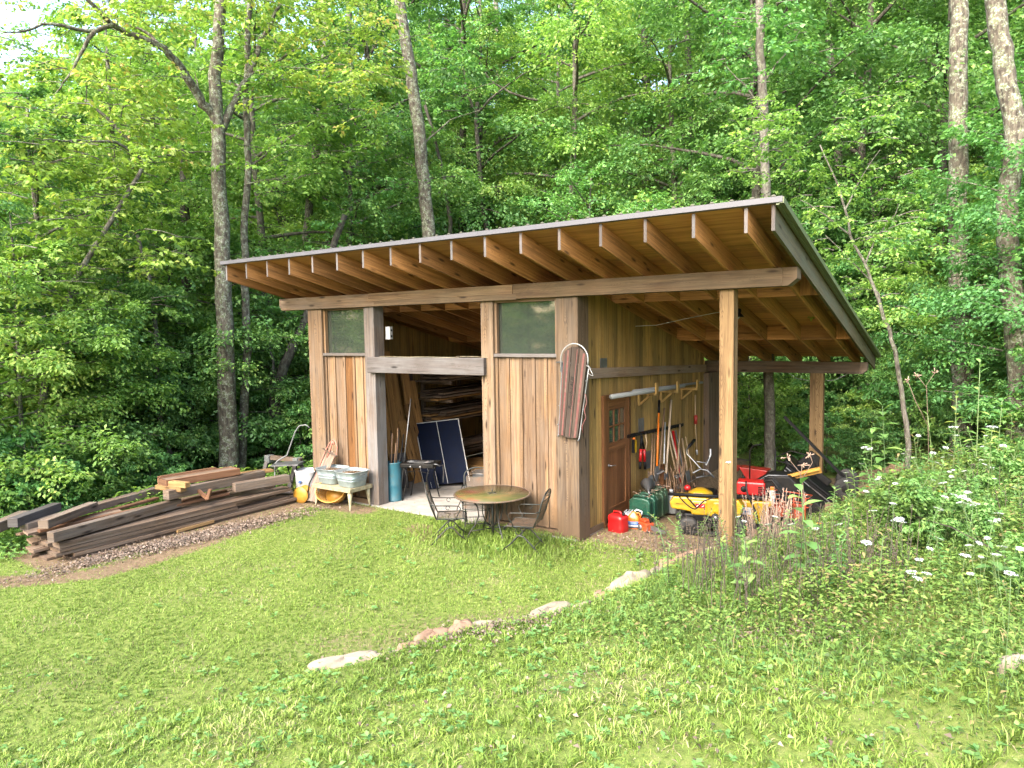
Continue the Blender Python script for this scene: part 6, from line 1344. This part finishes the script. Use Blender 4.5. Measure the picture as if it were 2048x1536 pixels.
for k, (nm, px, py, top, nl, L, W2, mat, lab) in enumerate((
    ('broadleaf_weed', 1770, 950, 812, 18, .24, .14, 'milk', 'tall weed with large rounded pale leaves beyond the flagstones, the taller of the pair'),
    ('broadleaf_weed', 1742, 965, 868, 14, .22, .12, 'milk', 'shorter broad-leaved weed left of the taller one beyond the flagstones'),
    ('leafy_weed', 1950, 890, 702, 22, .20, .07, 'milk', 'tallest weed with pointed pale leaves standing up at the right of the bank'),
    ('leafy_weed', 1905, 900, 790, 24, .17, .06, 'yellow', 'bushy yellow-green weed in front of the tallest one on the right'),
    ('leafy_weed', 1990, 905, 800, 24, .16, .05, 'maple', 'dense bright weed right of the tallest one'),
    ('broadleaf_weed', 1612, 1190, 968, 14, .20, .10, 'milk', 'tall upright weed with big pale leaves in front of the rear roof post'),
    ('broadleaf_weed', 1500, 1200, 1080, 10, .16, .10, 'milk', 'low broad-leaved weed just right of the near roof post'),
    ('leafy_weed', 1868, 930, 830, 16, .15, .06, 'weed', 'weed with yellowing leaves in front of the dark shrubs on the right'),
    ('leafy_weed', 1850, 1090, 1000, 16, .14, .05, 'maple', 'leafy weed in the middle of the white flowers'),
    ('broadleaf_weed', 1990, 1180, 1100, 12, .15, .07, 'milk', 'light green weed low at the right edge below the white flowers'),
    ('leafy_weed', 1960, 1000, 930, 14, .14, .05, 'milk', 'light weed among the white flowers near the right edge'))):
    p = on_bank(px, py); h = min(2.2, height_px(p, top)); t = broad_plant(nm, lab, max(.35, h), nl, L, W2, LF[mat], 60+k, GB); t.location = p; t.rotation_euler = (0, 0, k*1.1)
# white flowers
def umbel_plant(seed, h):
    rnd = random.Random(seed); t = thing('white_wildflower', 'x', 'wildflower'); sx, sy = rnd.uniform(-.12, .12), rnd.uniform(-.12, .12)
    pts = [(sx*(k/5)**1.5, sy*(k/5)**1.5, h*k/5) for k in range(6)]; b = MB(); b.tube(pts, .003, 5)
    top = Vector(pts[-1])
    for k in range(12): a = k*.52; b.tube([top-Vector((0, 0, .03)), top+Vector((.038*math.cos(a), .038*math.sin(a), -.002))], .0015, 3, cap=False)
    b.build('stem', LF['stem'], t); b = MB()
    R_ = rnd.uniform(.045, .062)
    for k in range(95):
        r_ = R_*math.sqrt(rnd.random()); a = rnd.uniform(0, 6.28); c = top+Vector((r_*math.cos(a), r_*math.sin(a), .006-.12*r_*r_/R_+rnd.uniform(-.003, .004))); s_ = rnd.uniform(.004, .008); u = Vector((math.cos(a*3), math.sin(a*3), rnd.uniform(-.3, .3)))*s_; v = Vector((-math.sin(a*3), math.cos(a*3), rnd.uniform(-.3, .3)))*s_
        b.add([c-u, c-v, c+u, c+v], [(0, 1, 2, 3)])
    b.build('flower_head', LF['umbel'], t); b = MB()
    for k in range(10):
        f = rnd.uniform(.1, .75); p = Vector((sx*f**1.5, sy*f**1.5, h*f)); a = rnd.uniform(0, 6.28)
        stem_leaf(b, p, (math.cos(a), math.sin(a), .5), rnd.uniform(.06, .12), .015, .3)
    b.build('leaves', LF['weed'], t); return t
UM = [umbel_plant(100+k, h) for k, h in enumerate((.55, .68, .8))]
fl = [(1925, 855), (1980, 852), (1925, 872), (1908, 915), (1942, 925), (1965, 943), (1990, 920), (1933, 965), (1778, 960), (1802, 950), (1830, 953), (1805, 968), (1760, 985), (1853, 985), (1780, 1010), (1803, 988), (1863, 1005), (1843, 1013), (1895, 1003), (1950, 985), (2030, 910), (2035, 960), (2045, 955),
      (1955, 985), (2032, 975), (1985, 1008), (1992, 1002), (1940, 1010), (1765, 1025), (1573, 1050), (1810, 1045), (1826, 1070), (2000, 1075), (2040, 1035), (1878, 930), (1960, 890), (1855, 1120), (1475, 920), (2010, 1150), (1702, 960), (1900, 985), (1925, 1005), (2042, 890), (1868, 905), (1990, 960)]
rf = random.Random(4); fl += [(rf.uniform(1700, 2046), rf.uniform(860, 1160)) for _ in range(48)]+[(rf.uniform(1470, 1660), rf.uniform(1030, 1090)) for _ in range(5)]; FG = 'white lacy wildflowers on the bank'; FLAB = 'white lacy flower head on a thin stem among the weeds of the bank'
kuse = 0
for px, py in fl:
    k = kuse
    pr = UM[k % 3]; h = (.55, .68, .8)[k % 3]; sc = rf.uniform(.75, 1.1)
    # foot of the stem: walk back along the line of sight until the head is h above the ground
    best = None
    for q in range(60):
        D = 5+q*.15; p = deep(px, py, D); e = abs(p.z-hz(p.x, p.y)-h*sc)
        if best is None or e < best[0]: best = (e, p)
    p = best[1]
    if best[0] > .25 or lineD(p.x, p.y) < .1: p = deep(px, py, 9.5); 
    loc = (p.x, p.y, p.z-h*sc)
    loc = (p.x, p.y, p.z-h*min(1.3, max(.3, (p.z-hz(p.x, p.y)+.02)/h))); sz = (p.z-loc[2])/h
    if sz > 1.9: continue
    kuse += 1
    if k < 3: o = pr; o.location = loc; o.rotation_euler = (0, 0, 0); o.scale = (1, 1, sz); o['label'] = FLAB; o['group'] = FG
    else: dup(pr, loc, 0, FLAB, FG, (rf.uniform(.5, .85),)*2+(sz,), (rf.uniform(-.4, .2), rf.uniform(-.35, .35)))
# dark dry stems
def dry_clump(seed, h, n, pale=False):
    rnd = random.Random(seed); b = MB()
    for k in range(n):
        x, y = rnd.gauss(0, .11), rnd.gauss(0, .11); a, c = rnd.gauss(0, .10), rnd.gauss(0, .10); hh = h*rnd.uniform(.5, 1.1); tn = rnd.uniform(.0, .3) if not pale else rnd.uniform(.5, 1.)
        b.tube([(x, y, -.03), (x+a*.4*hh, y+c*.4*hh, hh*.5), (x+a*hh, y+c*hh, hh)], [.0055, .004, .003], 4, tone=tn, cap=False)
        for q in range(5):
            f = rnd.uniform(.4, 1); p = Vector((x+a*hh*f, y+c*hh*f, hh*f)); d = Vector((rnd.uniform(-1, 1), rnd.uniform(-1, 1), rnd.uniform(0, 1)))*.025; b.tube([p, p+d], [.004, .006], 4, tone=tn)
    o = b.build('dry_stem_clump', LF['dry']); return o
DS = [dry_clump(1, .72, 13), dry_clump(2, .6, 11), dry_clump(3, .62, 16, True)]
spots = [(1525, 1135), (1540, 1160), (1560, 1190), (1500, 1150), (1440, 1160), (1455, 1200), (1420, 1150), (1400, 1130), (1590, 1140), (1650, 1120), (1660, 1180), (1690, 1200), (1630, 1210), (1700, 1140), (1760, 1150), (1730, 1200), (1780, 1190), (1880, 1060), (1480, 1230), (1560, 1235), (1950, 1030), (2030, 1080), (1810, 1100), (1600, 1100), (1385, 1180), (1340, 1150)]
for k, s_ in enumerate(spots):
    p = on_bank(*s_); o = DS[k % 2] if k < 2 else DS[k % 2].copy()
    if k >= 2: COL.objects.link(o)
    o.location = p; o.rotation_euler = (0, 0, k*1.3); tag(o, 'clump of dark dead stems standing in the weeds right of the lawn', 'dead plant', 'dark dead stem clumps in the weeds')
for k, s_ in enumerate(((1530, 1085), (1545, 1080), (1560, 1090), (1515, 1080), (1575, 1085))):
    p = on_bank(*s_); o = DS[2] if k == 0 else DS[2].copy()
    if k: COL.objects.link(o)
    o.location = p; o.rotation_euler = (0, 0, k*1.3); o.scale = (1.2, 1.2, 1.15); tag(o, 'thicket of tan dead stems with pale tips before the red machine', 'dead plant', 'tan dead stems by the roof posts')
b = MB(); b.tube([on_bank(1700, 1095)+Vector((0, 0, .35)), on_bank(1800, 1100)+Vector((0, 0, .45)), on_bank(1900, 1130)+Vector((0, 0, .4)), on_bank(2000, 1180)+Vector((0, 0, .35)), on_bank(2060, 1225)+Vector((0, 0, .25))], .006, 5, tone=.1); tag(b.build('fallen_stem', LF['dry']), 'long thin dark stem arching down across the weeds to the right edge', 'stem')
# tall branching pale weed with dry seed heads
for nm, lab, pts_ in (('seeding_weed', 'tall dry branching weed standing against the dark shrubs', [[(1858, 950), (1856, 850), (1853, 770), (1870, 745)], [(1855, 850), (1830, 800), (1815, 760)], [(1853, 775), (1835, 752)]]), ('dry_branching_weed', 'pale leafless branching weed in front of the rear roof post', [[(1608, 1080), (1606, 970), (1600, 945), (1575, 915)], [(1603, 960), (1625, 925), (1620, 910)], [(1601, 950), (1605, 930)]])):
    p0 = on_bank(*pts_[0][0]); D = math.hypot(p0.x-CAM[0], p0.y-CAM[1]); b = MB()
    for l in pts_:
        q_ = [deep(px, py, D) for px, py in l]; b.tube(q_, [.006-.001*i_ for i_ in range(len(q_))], 5, tone=.6)
        for _ in range(9): e = q_[-1]+Vector((random.gauss(0, .04), random.gauss(0, .04), random.gauss(.01, .03))); b.tube([q_[-1], e], [.002, .008], 4, tone=1.)
    tag(b.build(nm, LF['dry']), lab, 'plant')
# tiny yellow flowers
for k, (px, py, lab) in enumerate(((1880, 1012, 'yellow flower head low among the white flowers'), (1735, 972, 'small orange flower beside the flagstones'), (1637, 1078, 'small orange flower right of the dry stems'))):
    p = on_bank(px, py+12); b = MB(); c = Vector((0, 0, .3))
    for q in range(9): a = q*.7; stem_leaf(b, c, (math.cos(a), math.sin(a), .2), .04, .016, .2)
    o = thing('yellow_flower', lab, 'wildflower', tuple(p)); b.build('petals', MT['yellow' if k == 0 else 'orange'], o); b = MB(); b.tube([(0, 0, 0), (0, .01, .3)], .003, 4); b.build('stem', LF['stem'], o)
# drooping leafy sprigs before the machines
b = None
for k, (px, py) in enumerate(((1345, 1085), (1375, 1095), (1400, 1075), (1330, 1105), (1420, 1100), (1360, 1060))):
    p = on_bank(px, py); t = broad_plant('leafy_sprig', 'thin arching weed sprig with narrow leaves between the lawn and the mowers', .45, 26, .08, .02, LF['weed'], 200+k, 'narrow-leaved sprigs before the mowers', lean=.35, base=.1); t.location = p
# tall weeds along the crest of the bank
rk_ = random.Random(77)
TW = [broad_plant('tall_weed', 'x', 1.0, 34, .15, .045, LF['weed'], 301, None, lean=.12, base=.1), broad_plant('tall_weed', 'x', .85, 34, .14, .05, LF['milk'], 302, None, lean=.10, base=.1), broad_plant('tall_weed', 'x', 1.0, 40, .13, .035, LF['deep'], 303, None, lean=.14, base=.1)]
n_ = 0
while n_ < 125:
    x, y = rk_.uniform(2.5, 9.5), rk_.uniform(-3, 7); d_ = float(lineD(x, y))
    v = np.array([x, y, 1.])-CAM; f_ = v@_fw; px_ = 1024+FPX*(v@_R)/f_
    if f_ < 5.5 or not (1640 < px_ < 2130) or d_ < .8 or rk_.random() > (f_-4.5)/5: continue
    pr = TW[n_ % 3]; sc = rk_.uniform(.4, .8)*(.55+.05*f_)
    if n_ < 3: pr.location = (x, y, hz(x, y)); pr.scale = (sc,)*3; pr['label'] = 'slender leafy weed stalk standing among the flowers up the bank'; pr['group'] = 'slender weed stalks on the bank'
    else: dup(pr, (x, y, hz(x, y)), rk_.uniform(0, 6.28), 'slender leafy weed stalk standing among the flowers up the bank', 'slender weed stalks on the bank', sc, (rk_.uniform(-.12, .12), rk_.uniform(-.12, .12)))
    n_ += 1
for q in range(30):
    px_, py_ = rk_.uniform(1330, 1720), rk_.uniform(1085, 1190); p = on_bank(px_, py_); sc = rk_.uniform(.35, .62)
    dup(TW[q % 3], p, rk_.uniform(0, 6.28), 'leafy stalk among the dark dry stems at the foot of the near roof post', 'leafy stalks round the near roof post', sc, (rk_.uniform(-.25, .25), rk_.uniform(-.25, .25)))
# scattered dark soil openings with flattened straw in the near grass, and clover
blades(80000, (-6, 8.5), (-9.2, 1), lambda x, y: inview(x, y)*(fbm(x*1.1+2, y*1.3) > .35), (.03, .08), (.002, .004), LF['dry'], 'dead_straw', 51, 2.2, (.7, .25))
def rosettes(n, seed, nm):
    r = np.random.RandomState(seed); x = r.uniform(-3, 8.5, n); y = r.uniform(-9, 1, n); k = inview(x, y) & (r.rand(n) < .25+.75*sst(-.5, .5, lineD(x, y))) & (bare(x, y) < .3); x, y = x[k], y[k]; Bs = []; Ds = []; Ls = []
    for q in range(6):
        a = r.uniform(0, 6.28, len(x)); Bs.append(np.stack([x, y, H(x, y)+r.uniform(.02, .06, len(x))], 1)); Ds.append(np.stack([np.cos(a), np.sin(a), r.uniform(.1, .6, len(x))], 1)); Ls.append(r.uniform(.03, .065, len(x)))
    B = np.concatenate(Bs); L = np.concatenate(Ls); NN = r.normal(0, .2, B.shape); NN[:, 2] += 1; V, F = leaf_arrays(B, np.concatenate(Ds), unit(NN), L, L*.6, r); o = np_obj(nm, V, F, np.clip(r.normal(.45, .2, len(B)), 0, 1), LF['milk']); tag(o, None, None, kind='stuff')
rosettes(2600, 52, 'low_rosettes')
# bushy weeds at the top of the bank
rsb = np.random.RandomState(71)
PB = [proto('bushy_weed', 'x', 'plant', rsb, 1.1, .55, .05, 20, 9, 22, .085, LF['milk'], LF['stem'], .012, rise=1.1, droop=.2), proto('bushy_weed', 'x', 'plant', rsb, .9, .5, .05, 18, 9, 22, .07, LF['weed'], LF['stem'], .010, rise=1.2, droop=.2)]
for pr in PB: HT[id(pr)] = 1.
nb = 0
for q in range(400):
    if nb >= 15: break
    x, y = rk_.uniform(2.5, 9.5), rk_.uniform(-3.5, 6.5); d_ = float(lineD(x, y)); v = np.array([x, y, 1.])-CAM; f_ = v@_fw; px_ = 1024+FPX*(v@_R)/f_
    if f_ < 6 or not (1760 < px_ < 2110) or d_ < 1.6 or rk_.random() > (px_-1600)/400*(f_-4)/5: continue
    put(PB[nb % 2], x, y, rk_.uniform(0, 6.28), rk_.uniform(.45, .8), 'bushy light green weed growing among the flowers high on the bank', 'bushy weeds on the bank', (rk_.uniform(-.1, .1), rk_.uniform(-.1, .1))); nb += 1
# cables and hoses hanging about the machines
for lab, pts_, r_, mt in (('black cable looped over the yellow mower body beside the near roof post', [(1.2, 1.2, .60), (1.35, 1.12, .5), (1.5, 1.15, .42), (1.62, 1.2, .55), (1.8, 1.3, .62)], .011, 'black'),
    ('black hose curling on the dirt in front of the green cans', [(.75, 1.3, .0), (.95, 1.15, .01), (1.05, .95, .0), (.9, .85, .0), (.7, .95, .01)], .014, 'blackp'),
    ('dark strap hanging over the red engine to the ground', [(2.1, 1.85, .8), (2.15, 1.78, .6), (2.3, 1.75, .3), (2.35, 1.7, .0)], .016, 'blackp')):
    b = MB(); P3 = [Vector(p) for p in pts_]; Q = []
    for i_ in range(len(P3)-1):
        p0, p1, p2, p3 = P3[max(0, i_-1)], P3[i_], P3[i_+1], P3[min(len(P3)-1, i_+2)]
        for t_ in (0, .25, .5, .75): Q.append(.5*((2*p1)+(p2-p0)*t_+(2*p0-5*p1+4*p2-p3)*t_*t_+(3*p1-p0-3*p2+p3)*t_**3))
    b.tube(Q+[P3[-1]], r_, 7); tag(b.build('hose', MT[mt]), lab, 'hose')
